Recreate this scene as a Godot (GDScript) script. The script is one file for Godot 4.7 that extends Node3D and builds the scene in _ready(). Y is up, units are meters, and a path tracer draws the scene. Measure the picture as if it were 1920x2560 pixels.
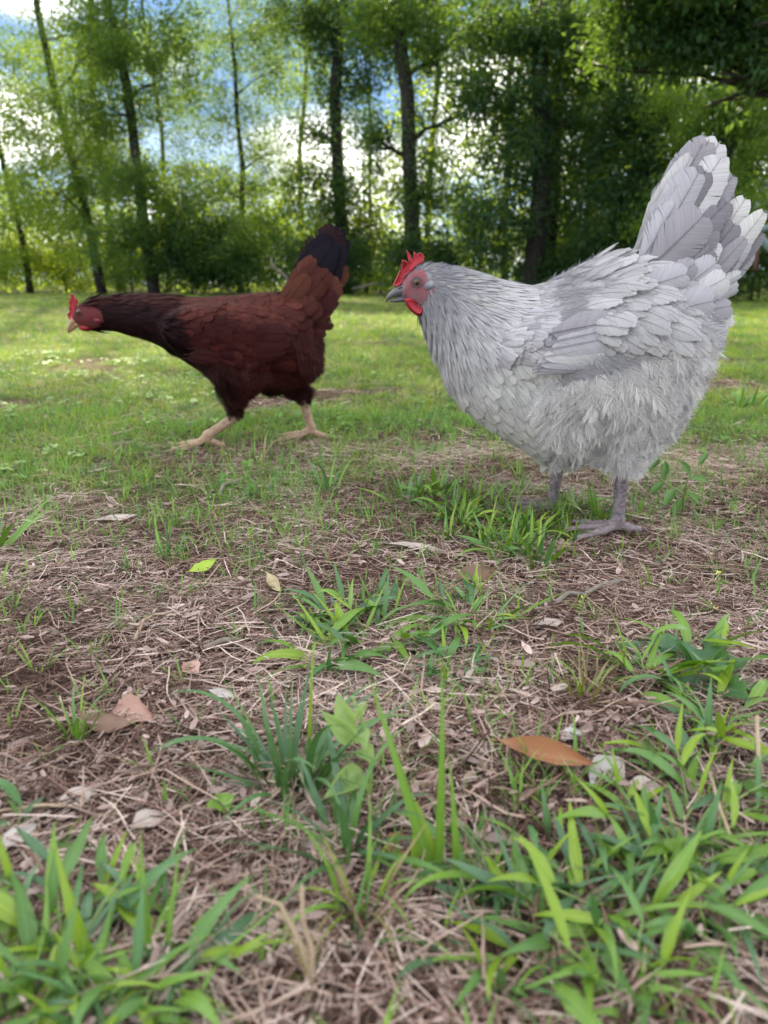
extends Node3D
# Two hens on a worn lawn at the edge of a wood, early evening: the sun stands behind the trees and the hens are in their shade.

const CAMERA_HEIGHT = 0.32
var rng := RandomNumberGenerator.new()
var relief := FastNoiseLite.new()
var patch := FastNoiseLite.new()
var clump := FastNoiseLite.new()
var taken := {}
var mats := {}
var feather_uv := false

func _ready() -> void:
	rng.seed = 20240
	relief.seed = 3
	relief.frequency = 2.2
	relief.fractal_octaves = 3
	patch.seed = 11
	patch.frequency = 0.9
	patch.fractal_octaves = 3
	clump.seed = 21
	clump.frequency = 0.55
	clump.fractal_octaves = 2
	make_camera()
	make_daylight()
	make_materials()
	build_ground()
	build_forest()
	build_lawn()
	build_litter()
	build_plants()
	build_fallen_things()
	build_grey_hen()
	build_brown_hen()

func make_camera() -> void:
	var cam := Camera3D.new()
	cam.name = "camera"
	cam.position = Vector3(0, CAMERA_HEIGHT, 0)
	cam.rotation_degrees = Vector3(-17.16, 0, 0)
	cam.fov = 69.0
	cam.near = 0.02
	cam.far = 400.0
	var lens := CameraAttributesPhysical.new()
	lens.frustum_focal_length = 17.46
	lens.frustum_focus_distance = 0.82
	lens.frustum_near = 0.02
	lens.frustum_far = 400.0
	lens.exposure_aperture = 4.5
	cam.attributes = lens
	add_child(cam)
	cam.make_current()

func make_daylight() -> void:
	var env := Environment.new()
	env.background_mode = Environment.BG_SKY
	env.tonemap_mode = Environment.TONE_MAPPER_LINEAR
	env.tonemap_exposure = 3.35
	env.sdfgi_enabled = true
	env.ssao_enabled = true
	env.ssil_enabled = true
	var sky := Sky.new()
	var pan := PanoramaSkyMaterial.new()
	pan.panorama = ImageTexture.create_from_image(sky_picture(512, 256))
	sky.sky_material = pan
	env.sky = sky
	var we := WorldEnvironment.new()
	we.name = "daylight"
	we.environment = env
	add_child(we)
	var sun := DirectionalLight3D.new()
	sun.name = "sun"
	sun.light_energy = 1.6
	sun.light_color = Color(1.0, 0.94, 0.82)
	sun.light_angular_distance = 0.5
	sun.shadow_enabled = true
	var az := deg_to_rad(-21.0)
	var el := deg_to_rad(39.0)
	var to_sun := Vector3(sin(az) * cos(el), sin(el), -cos(az) * cos(el))
	add_child(sun)
	sun.look_at_from_position(to_sun * 50.0, Vector3.ZERO, Vector3.UP)

func sky_picture(w: int, h: int) -> Image:
	# broken fair-weather cloud, the same all the way round
	var n := FastNoiseLite.new()
	n.seed = 57
	n.frequency = 1.5
	n.fractal_octaves = 5
	var im := Image.create_empty(w, h, false, Image.FORMAT_RGBAF)
	for j in h:
		var up := (0.5 - (j + 0.5) / h) * PI
		for i in w:
			var a := (i + 0.5) / w * TAU
			var d := Vector3(sin(a) * cos(up), sin(up), -cos(a) * cos(up))
			var y := maxf(d.y, 0.0)
			var blue := Color(0.14, 0.235, 0.37).lerp(Color(0.075, 0.145, 0.29), pow(y, 0.6))
			var b := a + deg_to_rad(12.0)
			var q := Vector3(sin(b) * cos(up), sin(up), -cos(b) * cos(up)) * (1.0 / (y + 0.35))
			var c := smoothstep(-0.08, 0.28, n.get_noise_3d(q.x * 1.3, q.y * 0.4, q.z * 1.3))
			var white := Color(1.5, 1.47, 1.43)
			im.set_pixel(i, j, blue.lerp(white, c) if d.y > -0.01 else Color(0.16, 0.17, 0.12))
	return im

# ---------------------------------------------------------------- helpers

func rr(a: float, b: float) -> float:
	return rng.randf_range(a, b)

func ground_y(x: float, z: float) -> float:
	var far := clampf((-z - 1.0) / 8.0, 0.0, 1.0)
	return relief.get_noise_2d(x, z) * 0.010 + relief.get_noise_2d(x * 0.12 + 40.0, z * 0.12) * 0.06 * far

func on_ground(p: Vector2, lift := 0.0) -> Vector3:
	return Vector3(p.x, ground_y(p.x, p.y) + lift, p.y)

func numbered(called: String) -> String:
	if not taken.has(called):
		taken[called] = 0
		return called
	taken[called] += 1
	return "%s_%03d" % [called, taken[called]]

func lin(r: float, g: float, b: float, a := 1.0) -> Color:
	return Color(r, g, b, a).linear_to_srgb()

func material(called: String, albedo: Color, rough: float, vertex := false, back := Color.BLACK, specular := 0.5) -> StandardMaterial3D:
	var m := StandardMaterial3D.new()
	m.resource_name = called
	m.albedo_color = albedo.linear_to_srgb()
	m.roughness = rough
	m.metallic_specular = specular
	m.vertex_color_use_as_albedo = vertex
	m.cull_mode = BaseMaterial3D.CULL_DISABLED
	if back != Color.BLACK:
		m.backlight_enabled = true
		m.backlight = back.linear_to_srgb()
	mats[called] = m
	return m

func thing(called: String, label: String, category: String, at := Vector3.ZERO, turn := 0.0, group := "") -> Node3D:
	var o := Node3D.new()
	o.name = numbered(called)
	add_child(o)
	o.position = at
	o.rotation.y = turn
	tag(o, label, category, group)
	return o

func tag(o: Node, label: String, category: String, group := "", kind := "") -> void:
	if label:
		o.set_meta("label", label)
	if category:
		o.set_meta("category", category)
	if group:
		o.set_meta("group", group)
	if kind:
		o.set_meta("kind", kind)

func part(called: String, mesh: Mesh, mat: Material, parent: Node3D, t := Transform3D.IDENTITY) -> MeshInstance3D:
	var o := MeshInstance3D.new()
	o.name = numbered(called) if parent == self else called
	o.mesh = mesh
	if mat:
		o.material_override = mat
	o.transform = t
	parent.add_child(o, true)
	return o

func scatter(called: String, mesh: Mesh, mat: Material, places: Array, tints: PackedColorArray, parent: Node3D) -> MultiMeshInstance3D:
	var mm := MultiMesh.new()
	mm.transform_format = MultiMesh.TRANSFORM_3D
	mm.use_colors = tints.size() > 0
	mm.mesh = mesh
	mm.instance_count = places.size()
	for i in places.size():
		mm.set_instance_transform(i, places[i])
	if tints.size() > 0:
		for i in places.size():
			mm.set_instance_color(i, tints[i])
	var o := MultiMeshInstance3D.new()
	o.name = numbered(called) if parent == self else called
	o.multimesh = mm
	o.material_override = mat
	o.set_meta("kind", "stuff")
	parent.add_child(o, true)
	return o

func start() -> SurfaceTool:
	var st := SurfaceTool.new()
	st.begin(Mesh.PRIMITIVE_TRIANGLES)
	return st

func tri(st: SurfaceTool, a: Vector3, b: Vector3, c: Vector3, ca := Color.WHITE, cb := Color.WHITE, cc := Color.WHITE) -> void:
	var v := [a, b, c]
	var col := [ca, cb, cc]
	for k in 3:
		if feather_uv:
			st.set_uv(Vector2(v[k].x, v[k].z + 0.5))
		st.set_color(col[k])
		st.add_vertex(v[k])

func done(st: SurfaceTool) -> ArrayMesh:
	st.generate_normals()
	return st.commit()

func tube(st: SurfaceTool, pts: Array, radii: Array, sides := 8, col := Color.WHITE, wob := 0.0) -> void:
	var rings := []
	var side := Vector3.ZERO
	for i in pts.size():
		var d: Vector3 = (pts[mini(i + 1, pts.size() - 1)] - pts[maxi(i - 1, 0)]).normalized()
		if side == Vector3.ZERO:
			side = d.cross(Vector3(0.3, 0.2, 1.0)).normalized()
			if side.length() < 0.1:
				side = Vector3.RIGHT
		side = (side - d * side.dot(d)).normalized()
		var other := d.cross(side)
		var ring := []
		for k in sides:
			var a := TAU * k / sides
			var r: float = radii[i] * (1.0 + (rr(-wob, wob) if wob > 0.0 else 0.0))
			ring.append(pts[i] + (side * cos(a) + other * sin(a)) * r)
		rings.append(ring)
	for i in rings.size() - 1:
		for k in sides:
			var k2 := (k + 1) % sides
			tri(st, rings[i][k], rings[i][k2], rings[i + 1][k2], col, col, col)
			tri(st, rings[i][k], rings[i + 1][k2], rings[i + 1][k], col, col, col)
	for k in sides:
		var k2 := (k + 1) % sides
		tri(st, pts[0], rings[0][k2], rings[0][k], col, col, col)
		tri(st, pts[-1], rings[-1][k], rings[-1][k2], col, col, col)

# a leaf blade along +x, one unit long: folded along its midrib, drooping by droop, widest at w_at
func blade(width: float, droop: float, fold: float, w_at: float, segs := 8, twist := 0.0, wavy := 0.0, tip_power := 1.0) -> ArrayMesh:
	var st := start()
	var rows := []
	var ang := 0.0
	var p := Vector3.ZERO
	for i in segs + 1:
		var t := float(i) / segs
		var w := width * (pow(t / w_at, 0.45) if t < w_at else pow(maxf(0.0, 1.0 - (t - w_at) / (1.0 - w_at)), 0.8 * tip_power))
		w = maxf(w, 0.001)
		if i == 0:
			w = width * 0.35
		ang = -droop * t * t
		if i > 0:
			p += Vector3(cos(ang), sin(ang), 0) / segs
		var n := Vector3(-sin(ang), cos(ang), 0)
		var tw := twist * t
		var zz := Vector3(0, 0, 1).rotated(Vector3(cos(ang), sin(ang), 0), tw)
		n = n.rotated(Vector3(cos(ang), sin(ang), 0), tw)
		var lift := fold * w
		var wv := wavy * width * sin(t * 17.0)
		rows.append([p - zz * w + n * (lift + wv), p, p + zz * w + n * (lift - wv), t])
	for i in segs:
		var a: Array = rows[i]
		var b: Array = rows[i + 1]
		for s in 2:
			var q := [a[s], a[s + 1], b[s + 1], b[s]]
			var uv := [Vector2(a[3], s * 0.5), Vector2(a[3], s * 0.5 + 0.5), Vector2(b[3], s * 0.5 + 0.5), Vector2(b[3], s * 0.5)]
			for k in [0, 2, 1, 0, 3, 2]:
				st.set_uv(uv[k])
				var along: float = uv[k].x
				st.set_color(Color(1.0, 1.0, 1.0).lerp(Color(1.35, 0.95, 0.75), smoothstep(0.82, 1.0, along)).lerp(Color(1.25, 1.1, 0.9), smoothstep(0.25, 0.0, along)))
				st.add_vertex(q[k])
	return done(st)

func aim(dir: Vector3, normal: Vector3, sx: float, sy: float, sz: float) -> Basis:
	var x := dir.normalized()
	var z := x.cross(normal)
	if z.length() < 0.01:
		z = x.cross(Vector3(0.3, 0.5, 0.8))
	z = z.normalized()
	var y := z.cross(x)
	return Basis(x * sx, y * sy, z * sz)

# yaw about the vertical, then pitch up, then roll about its own length
func turned(yaw: float, pitch: float, roll := 0.0) -> Basis:
	return Basis(Vector3.UP, yaw) * Basis(Vector3(0, 0, 1), pitch) * Basis(Vector3(1, 0, 0), roll)

func noise_texture(freq: float, octaves: int, low: Color, high: Color, size := 256, seed_at := 1, normal := false) -> NoiseTexture2D:
	var n := FastNoiseLite.new()
	n.seed = seed_at
	n.frequency = freq
	n.fractal_octaves = octaves
	var t := NoiseTexture2D.new()
	t.width = size
	t.height = size
	t.seamless = true
	t.noise = n
	if normal:
		t.as_normal_map = true
		t.bump_strength = 6.0
	else:
		var g := Gradient.new()
		g.set_color(0, low)
		g.set_color(1, high)
		t.color_ramp = g
	return t

func make_materials() -> void:
	# leaves: a thin sheet that lets light through
	for k in 4:
		var shade: Color = [Color(0.028, 0.062, 0.022), Color(0.045, 0.092, 0.022), Color(0.018, 0.043, 0.021), Color(0.062, 0.110, 0.022)][k]
		var through: Color = [Color(0.18, 0.29, 0.022), Color(0.28, 0.40, 0.028), Color(0.13, 0.22, 0.022), Color(0.48, 0.62, 0.045)][k]
		material("tree_leaf_%d" % k, shade, 0.55, false, through, 0.22)
	var bark := material("bark", Color(1, 1, 1), 0.95)
	bark.albedo_texture = noise_texture(0.02, 4, lin(0.007, 0.006, 0.0055), lin(0.034, 0.029, 0.025), 256, 4)
	bark.uv1_triplanar = true
	bark.uv1_scale = Vector3(1.2, 0.35, 1.2)
	var pale := material("pale_wood", Color(1, 1, 1), 0.9)
	pale.albedo_texture = noise_texture(0.03, 4, lin(0.12, 0.10, 0.08), lin(0.32, 0.27, 0.22), 256, 9)
	pale.uv1_triplanar = true
	pale.uv1_scale = Vector3(8, 8, 8)
	# grasses and weeds
	var stripe := Image.create_empty(64, 32, false, Image.FORMAT_RGB8)
	for i in 64:
		for j in 32:
			var v := absf((j + 0.5) / 32.0 - 0.5) * 2.0
			var s := 0.90 + 0.07 * sin(v * 40.0) * (1.0 - v * 0.5)
			if v < 0.07:
				s = 1.08
			s *= 1.0 + 0.05 * sin(i * 1.7 + j * 0.9)
			stripe.set_pixel(i, j, Color(minf(s * 0.92, 1), minf(s * 0.92, 1), minf(s * 0.92, 1)))
	var veins := ImageTexture.create_from_image(stripe)
	var g := material("grass_blade", Color(1.25, 1.25, 1.25), 0.38, true, Color(0.75, 0.8, 0.45), 0.45)
	g.albedo_color = Color(1, 1, 1)
	g.albedo_texture = veins
	material("lawn_grass", Color(1, 1, 1), 0.5, true, Color(0.8, 0.8, 0.5), 0.4)
	material("stem", Color(0.16, 0.22, 0.06), 0.6)
	material("dry_stem", Color(0.36, 0.27, 0.17), 0.8)
	material("weed_leaf", Color(0.05, 0.12, 0.05), 0.45, false, Color(0.22, 0.4, 0.08))
	material("pale_seedling", Color(0.22, 0.32, 0.10), 0.5, false, Color(0.4, 0.5, 0.15))
	material("yellow_petal", Color(0.75, 0.62, 0.14), 0.6)
	# dry litter
	material("litter", Color(1, 1, 1), 0.85, true, Color(0.2, 0.18, 0.14), 0.35)
	for spec in [["leaf_orange", Color(0.27, 0.115, 0.05), Color(0.48, 0.25, 0.13)], ["leaf_pink", Color(0.34, 0.16, 0.10), Color(0.62, 0.46, 0.40)], ["leaf_dark", Color(0.10, 0.055, 0.035), Color(0.26, 0.15, 0.09)],
			["leaf_pale", Color(0.34, 0.27, 0.22), Color(0.60, 0.52, 0.46)], ["leaf_lime", Color(0.28, 0.42, 0.04), Color(0.42, 0.54, 0.07)], ["leaf_straw", Color(0.42, 0.34, 0.18), Color(0.62, 0.54, 0.34)], ["leaf_white", Color(0.40, 0.37, 0.33), Color(0.60, 0.56, 0.51)]]:
		var m := material(spec[0], Color(1, 1, 1), 0.6, false, Color(0.2, 0.16, 0.08))
		m.albedo_texture = noise_texture(0.025, 4, spec[1].linear_to_srgb(), spec[2].linear_to_srgb(), 128, 30)
	var soil := material("soil", Color(1, 1, 1), 1.0, true, Color.BLACK, 0.2)
	soil.albedo_texture = noise_texture(0.03, 5, lin(0.45, 0.42, 0.40), lin(1.0, 1.0, 1.0), 512, 6)
	soil.uv1_triplanar = true
	soil.uv1_world_triplanar = true
	soil.uv1_scale = Vector3(3, 3, 3)
	soil.heightmap_enabled = false
	soil.normal_enabled = true
	soil.normal_texture = noise_texture(0.06, 4, Color.BLACK, Color.WHITE, 512, 7, true)
	soil.normal_scale = 0.8
	# birds
	var f := material("feather", Color(1, 1, 1), 0.7, true, Color(0.30, 0.30, 0.32), 0.35)
	f.rim_enabled = true
	f.rim = 0.25
	f.albedo_texture = barb_texture()
	material("brown_feather", Color(1, 1, 1), 0.62, true, Color(0.05, 0.02, 0.012), 0.2).albedo_texture = f.albedo_texture
	var fs := material("face_skin", Color(1, 1, 1), 0.5, true, Color.BLACK, 0.5)
	fs.normal_enabled = true
	fs.normal_texture = noise_texture(0.09, 3, Color.BLACK, Color.WHITE, 256, 12, true)
	fs.normal_scale = 1.2
	fs.uv1_triplanar = true
	fs.uv1_scale = Vector3(45, 45, 45)
	var sk := material("skin", Color(1, 1, 1), 0.55, true, Color.BLACK, 0.4)
	sk.normal_enabled = true
	sk.normal_texture = noise_texture(0.10, 2, Color.BLACK, Color.WHITE, 128, 14, true)
	sk.normal_scale = 1.6
	sk.uv1_triplanar = true
	sk.uv1_scale = Vector3(35, 60, 35)
	var comb := material("comb_skin", Color(0.36, 0.014, 0.026), 0.5)
	comb.subsurf_scatter_enabled = true
	comb.subsurf_scatter_strength = 0.15
	comb.normal_enabled = true
	comb.normal_texture = noise_texture(0.12, 2, Color.BLACK, Color.WHITE, 128, 8, true)
	comb.uv1_triplanar = true
	comb.uv1_scale = Vector3(60, 60, 60)
	material("dark_horn", Color(0.085, 0.08, 0.085), 0.35)
	material("tan_horn", Color(0.30, 0.17, 0.09), 0.4)
	material("iris", Color(0.15, 0.065, 0.014), 0.12)
	material("pupil", Color(0.004, 0.004, 0.005), 0.05)
	material("eyelid", Color(0.045, 0.03, 0.035), 0.5)
	material("green_paint", Color(0.07, 0.12, 0.115), 0.6)
	material("rust", Color(0.09, 0.035, 0.03), 0.9)


func barb_texture() -> ImageTexture:
	# the barbs of a feather: fine slanting lines of slightly different tone on either side of the shaft
	var im := Image.create_empty(256, 256, false, Image.FORMAT_RGB8)
	var tone := []
	for i in 400:
		tone.append(rr(0.80, 1.0))
	for i in 256:
		for j in 256:
			var z := absf((j + 0.5) / 256.0 - 0.5)
			var q := (i / 256.0 - z * 0.8 + 0.6) * 110.0
			var a: float = tone[int(q)]
			var b: float = tone[int(q) + 1]
			var w: float = 0.05 * (tone[int((i / 256.0 - z * 0.8 + 0.6) * 14.0) + 200] - 0.86)
			var g: float = lerpf(a, b, smoothstep(0.5, 1.0, q - floorf(q))) + w * 6.0
			g = clampf(g, 0.0, 1.0)
			im.set_pixel(i, j, Color(g, g, g).linear_to_srgb())
	return ImageTexture.create_from_image(im)


# ---------------------------------------------------------------- ground, lawn, litter

# how green the ground is, 0 bare litter .. 1 lawn
func greenness(x: float, z: float) -> float:
	var d := -z
	var edge := 1.15 + 0.12 * smoothstep(-0.3, 0.1, x) + 0.10 * patch.get_noise_2d(x * 5.0, z * 5.0) + 0.06 * sin(x * 5.0) + 0.22 * clampf(x, -0.2, 1.2)
	var g := smoothstep(edge - 0.15, edge + lerpf(0.10, 0.55, smoothstep(-0.15, 0.3, x)), d)
	var n := patch.get_noise_2d(x * 1.5, z * 1.5)
	g *= smoothstep(-0.40, 0.02, n + 0.10 + 0.22 * smoothstep(1.5, 5.0, d))
	# trodden places
	for b in [[Vector2(-0.2387, -1.4017), 0.26], [Vector2(0.1044, -1.5966), 0.22], [Vector2(0.5007, -1.2198), 0.24], [Vector2(1.0903, -2.461), 0.25]]:
		var q: float = Vector2(x, z).distance_to(b[0]) / b[1]
		g *= clampf(q * q * 0.9 + 0.12, 0.0, 1.0)
	return clampf(g, 0.0, 1.0)

func build_ground() -> void:
	var st := start()
	var depths := []
	var d := -0.6
	while d < 140.0:
		depths.append(d)
		d += 0.025 if d < 2.0 else 0.025 + (d - 2.0) * 0.06
	var cols := 90
	var half := func(dd: float) -> float: return 1.2 + maxf(dd, 0.0) * 0.95 + maxf(dd - 20.0, 0.0) * 1.2
	var pts := []
	var cl := []
	for dd in depths:
		var row := []
		var crow := []
		for i in cols + 1:
			var u := float(i) / cols * 2.0 - 1.0
			var x: float = u * half.call(dd)
			var z: float = -dd
			row.append(Vector3(x, ground_y(x, z), z))
			var g := greenness(x, z)
			var n := patch.get_noise_2d(x * 4.0 + 9.0, z * 4.0)
			var bare := Color(0.06, 0.035, 0.026).lerp(Color(0.12, 0.078, 0.06), clampf(n + 0.5, 0, 1))
			var c := bare.lerp(Color(0.13, 0.17, 0.05), g * 0.85)
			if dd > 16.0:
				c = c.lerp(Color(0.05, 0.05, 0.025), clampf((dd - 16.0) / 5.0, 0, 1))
			crow.append(c)
		pts.append(row)
		cl.append(crow)
	for j in depths.size() - 1:
		for i in cols:
			tri(st, pts[j][i], pts[j + 1][i + 1], pts[j][i + 1], cl[j][i], cl[j + 1][i + 1], cl[j][i + 1])
			tri(st, pts[j][i], pts[j + 1][i], pts[j + 1][i + 1], cl[j][i], cl[j + 1][i], cl[j + 1][i + 1])
	st.index()
	var o := part("ground", done(st), mats.soil, self)
	tag(o, "worn earth and lawn stretching back to the wood", "ground", "", "structure")

func tuft(blades: int, spread: float, seed_at: int, lean := 0.5, narrow := 1.0) -> ArrayMesh:
	var st := SurfaceTool.new()
	st.begin(Mesh.PRIMITIVE_TRIANGLES)
	var keep := rng.state
	var kinds := [blade(0.030 * narrow, 0.5, 0.25, 0.25, 4), blade(0.024 * narrow, 1.1, 0.25, 0.3, 5), blade(0.035 * narrow, 0.8, 0.25, 0.2, 5)]
	rng.seed = seed_at
	for i in blades:
		var a := rr(0, TAU)
		var b := turned(a, rr(PI / 2 - lean, PI / 2 - 0.05), rr(-0.5, 0.5)).scaled(Vector3.ONE * rr(0.5, 1.0))
		st.append_from(kinds[i % 3], 0, Transform3D(b, Vector3(cos(a), 0, -sin(a)) * rr(0.0, spread)))
	rng.state = keep
	return st.commit()

func build_lawn() -> void:
	var tufts := []
	for k in 4:
		tufts.append(tuft(9, 0.35, 100 + k, 1.0))
	var places := [[], [], [], []]
	var tints := [PackedColorArray(), PackedColorArray(), PackedColorArray(), PackedColorArray()]
	# [from, to, tufts per square metre, blade length]
	for band in [[1.15, 2.2, 2600.0, 0.034], [2.2, 4.0, 1500.0, 0.042], [4.0, 8.0, 420.0, 0.055], [8.0, 21.0, 75.0, 0.08]]:
		var area := 0.0
		var a: float = band[0]
		var b: float = band[1]
		area = 0.62 * (b * b - a * a) + 0.4 * (b - a)
		for i in int(area * band[2]):
			var d := sqrt(rr(a * a, b * b))
			var x := rr(-1.0, 1.0) * (0.62 * d + 0.2)
			var g := greenness(x, -d)
			if rng.randf() > g * 1.05 + 0.02:
				continue
			var k := rng.randi() % 4
			var s: float = band[3] * rr(0.5, 1.25) * (0.6 + 0.5 * g)
			places[k].append(Transform3D(Basis(Vector3.UP, rr(0, TAU)).scaled(Vector3(s, s * rr(0.7, 1.1), s)), on_ground(Vector2(x, -d), -0.002)))
			var c := Color(0.15, 0.27, 0.038).lerp(Color(0.29, 0.38, 0.045), rng.randf())
			if rng.randf() < 0.12:
				c = Color(0.38, 0.31, 0.17)
			elif rng.randf() < 0.25:
				c = Color(0.09, 0.20, 0.07)
			tints[k].append(c)
	for k in 4:
		var o := scatter("lawn_grass", tufts[k], mats.lawn_grass, places[k], tints[k], self)
		tag(o, "short patchy green lawn grass growing between the hens and the wood", "grass", "lawn grass")
	# clover and low broad leaves in the lawn
	var st := start()
	for q in 3:
		var a := q * TAU / 3
		st.append_from(blade(0.42, 0.5, 0.1, 0.6, 4, 0.0, 0.0, 0.5), 0, Transform3D(turned(a, 0.15), Vector3(cos(a), 0, -sin(a)) * 0.05))
	var clover := st.commit()
	var cp := []
	var ct := PackedColorArray()
	for i in 4500:
		var d := sqrt(rr(1.4, 12.0))
		var x := rr(-1.0, 1.0) * (0.6 * d + 0.1)
		if patch.get_noise_2d(x * 2.2 + 70.0, d * 2.2) < 0.02 or rng.randf() > greenness(x, -d) + 0.08:
			continue
		var s := rr(0.007, 0.013)
		cp.append(Transform3D(turned(rr(0, TAU), rr(-0.3, 0.3), rr(-0.3, 0.3)).scaled(Vector3.ONE * s), on_ground(Vector2(x, -d), rr(0.006, 0.022))))
		ct.append(Color(0.10, 0.24, 0.06).lerp(Color(0.2, 0.36, 0.07), rng.randf()))
	var cl := scatter("clover_leaves", clover, mats.lawn_grass, cp, ct, self)
	tag(cl, "small clover leaves spread low through the lawn", "clover")

func chip(seed_at: int) -> ArrayMesh:
	# a curled scrap of dead leaf, about one unit across
	var st := start()
	var keep := rng.state
	rng.seed = seed_at
	var n := 7
	var ring := []
	var lng := rr(0.22, 0.42)
	var curl := rr(0.2, 0.9)
	for i in n:
		var a := TAU * i / n
		var r := rr(0.7, 1.05)
		var p := Vector3(cos(a) * r * 0.5, 0, sin(a) * r * lng * 0.5)
		p.y = curl * p.z * p.z * 2.0 + rr(-0.03, 0.03) + 0.25 * curl * p.x * p.x
		ring.append(p)
	for i in n:
		var a: float = rr(0.85, 1.0)
		tri(st, Vector3(0, -0.02, 0), ring[i], ring[(i + 1) % n], Color(0.9, 0.9, 0.9), Color(a, a, a), Color(1, 1, 1))
	rng.state = keep
	return done(st)

func straw(bend: float, segs: int, w: float) -> ArrayMesh:
	# a flattened dry stalk along x, one unit long, roof-shaped in section
	var st := start()
	var rows := []
	for i in segs + 1:
		var t := float(i) / segs - 0.5
		var p := Vector3(t, bend * (0.25 - t * t) * 0.6, bend * (t * t * 1.6 - 0.2) + 0.02 * sin(t * 9.0))
		var ww := w * (1.0 - 0.45 * absf(t) * 2.0 * 0.6)
		rows.append([p + Vector3(0, 0, -ww), p + Vector3(0, ww * 0.8, 0), p + Vector3(0, 0, ww)])
	for i in segs:
		for s in 2:
			tri(st, rows[i][s], rows[i][s + 1], rows[i + 1][s + 1])
			tri(st, rows[i][s], rows[i + 1][s + 1], rows[i + 1][s])
	return done(st)

func build_litter() -> void:
	var kinds := [straw(0.03, 2, 0.014), straw(0.12, 4, 0.011), straw(-0.08, 4, 0.017), straw(0.28, 5, 0.009), chip(1), chip(2), chip(3), chip(4)]
	var places := []
	var tints := []
	for k in kinds:
		places.append([])
		tints.append(PackedColorArray())
	for band in [[0.12, 0.75, 105000.0], [0.75, 1.5, 74000.0], [1.5, 2.6, 9000.0], [2.6, 5.0, 900.0]]:
		var a: float = band[0]
		var b: float = band[1]
		var area := 0.58 * (b * b - a * a) + 0.16 * (b - a)
		for i in int(area * band[2]):
			var d := sqrt(rr(a * a, b * b))
			var x := rr(-1.0, 1.0) * (0.58 * d + 0.08)
			var g := greenness(x, -d)
			if rng.randf() < g * 0.8:
				continue
			var tone := patch.get_noise_2d(x * 3.0 + 5.0, -d * 3.0)
			var leafy := smoothstep(-0.1, 0.35, clump.get_noise_2d(x * 7.0, d * 7.0) + (0.25 if d < 0.62 else 0.0))
			var k := rng.randi() % 4
			var u := rng.randf()
			var scrap := u < 0.05 + 0.13 * leafy
			var s := rr(0.007, 0.029)
			if scrap:
				k = 4 + rng.randi() % 4
				s = rr(0.005, 0.013) if rng.randf() < 0.86 else rr(0.013, 0.024)
			elif u > 0.86:
				s = rr(0.034, 0.06)
			if d > 1.5:
				s *= 1.15
			elif d > 0.6:
				s *= 0.85
			var y := absf(rng.randfn(0.0, 1.0)) * 0.0045
			places[k].append(Transform3D(turned(rr(0, TAU), rng.randfn(0.0, 0.13), rr(-0.4, 0.4)).scaled(Vector3.ONE * s), on_ground(Vector2(x, -d), y + 0.001)))
			var c: Color
			var pick := rng.randf() + tone * 0.5
			if pick < 0.27:
				c = Color(0.075, 0.042, 0.03)
			elif pick < 0.56:
				c = Color(0.20, 0.115, 0.084)
			elif pick < 0.87:
				c = Color(0.41, 0.29, 0.225)
			else:
				c = Color(0.68, 0.54, 0.45)
			if scrap:
				c = c.lerp(Color(0.46, 0.345, 0.30), 0.6)
			tints[k].append(c * rr(0.8, 1.15))
	for k in kinds.size():
		var straws: bool = k < 4
		var o := scatter("dry_grass_litter" if straws else "leaf_litter_scraps", kinds[k], mats.litter, places[k], tints[k], self)
		tag(o, "matted dry grass stalks covering the bare ground" if straws else "small scraps of dead leaf strewn over the bare ground", "litter", "dry ground litter")
	# fine dark crumbs of soil and bark between the straws
	var st := start()
	tube(st, [Vector3(-0.5, 0, 0), Vector3(0, 0.12, 0.05), Vector3(0.5, 0, 0)], [0.12, 0.2, 0.1], 5)
	var crumb := done(st)
	var cp := []
	var ct := PackedColorArray()
	for i in 9000:
		var d := sqrt(rr(0.02, 3.0))
		var x := rr(-1.0, 1.0) * (0.58 * d + 0.08)
		var s := rr(0.002, 0.009)
		cp.append(Transform3D(turned(rr(0, TAU), rr(-0.3, 0.3)).scaled(Vector3.ONE * s), on_ground(Vector2(x, -d), 0.001)))
		ct.append(Color(0.045, 0.028, 0.022).lerp(Color(0.14, 0.09, 0.068), rng.randf()))
	tag(scatter("soil_crumbs", crumb, mats.litter, cp, ct, self), "dark crumbs of soil and bark lying among the dry stalks", "soil")
	# sparse green shoots coming up through the litter
	var shoots := [tuft(4, 0.25, 301, 0.9, 1.3), tuft(3, 0.3, 302, 1.1, 1.6), tuft(6, 0.3, 303, 0.7, 1.0)]
	var sp := [[], [], []]
	var sc := [PackedColorArray(), PackedColorArray(), PackedColorArray()]
	for i in 11000:
		var d := sqrt(rr(0.05, 3.6))
		var x := rr(-1.0, 1.0) * (0.58 * d + 0.08)
		var want := smoothstep(-0.05, 0.4, patch.get_noise_2d(x * 2.4 + 31.0, d * 2.4)) * 0.5 + 0.07
		if d > 0.85:
			want += 0.34
		if rng.randf() > want:
			continue
		var k := rng.randi() % 3
		var s := rr(0.012, 0.042)
		sp[k].append(Transform3D(Basis(Vector3.UP, rr(0, TAU)).scaled(Vector3.ONE * s), on_ground(Vector2(x, -d), 0.0)))
		sc[k].append(Color(0.11, 0.25, 0.07).lerp(Color(0.24, 0.40, 0.06), rng.randf()))
	for k in 3:
		tag(scatter("grass_shoots", shoots[k], mats.lawn_grass, sp[k], sc[k], self), "tiny green grass shoots coming up through the dry litter", "grass", "grass shoots")


# ---------------------------------------------------------------- the wood

var spray_meshes := []

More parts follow.
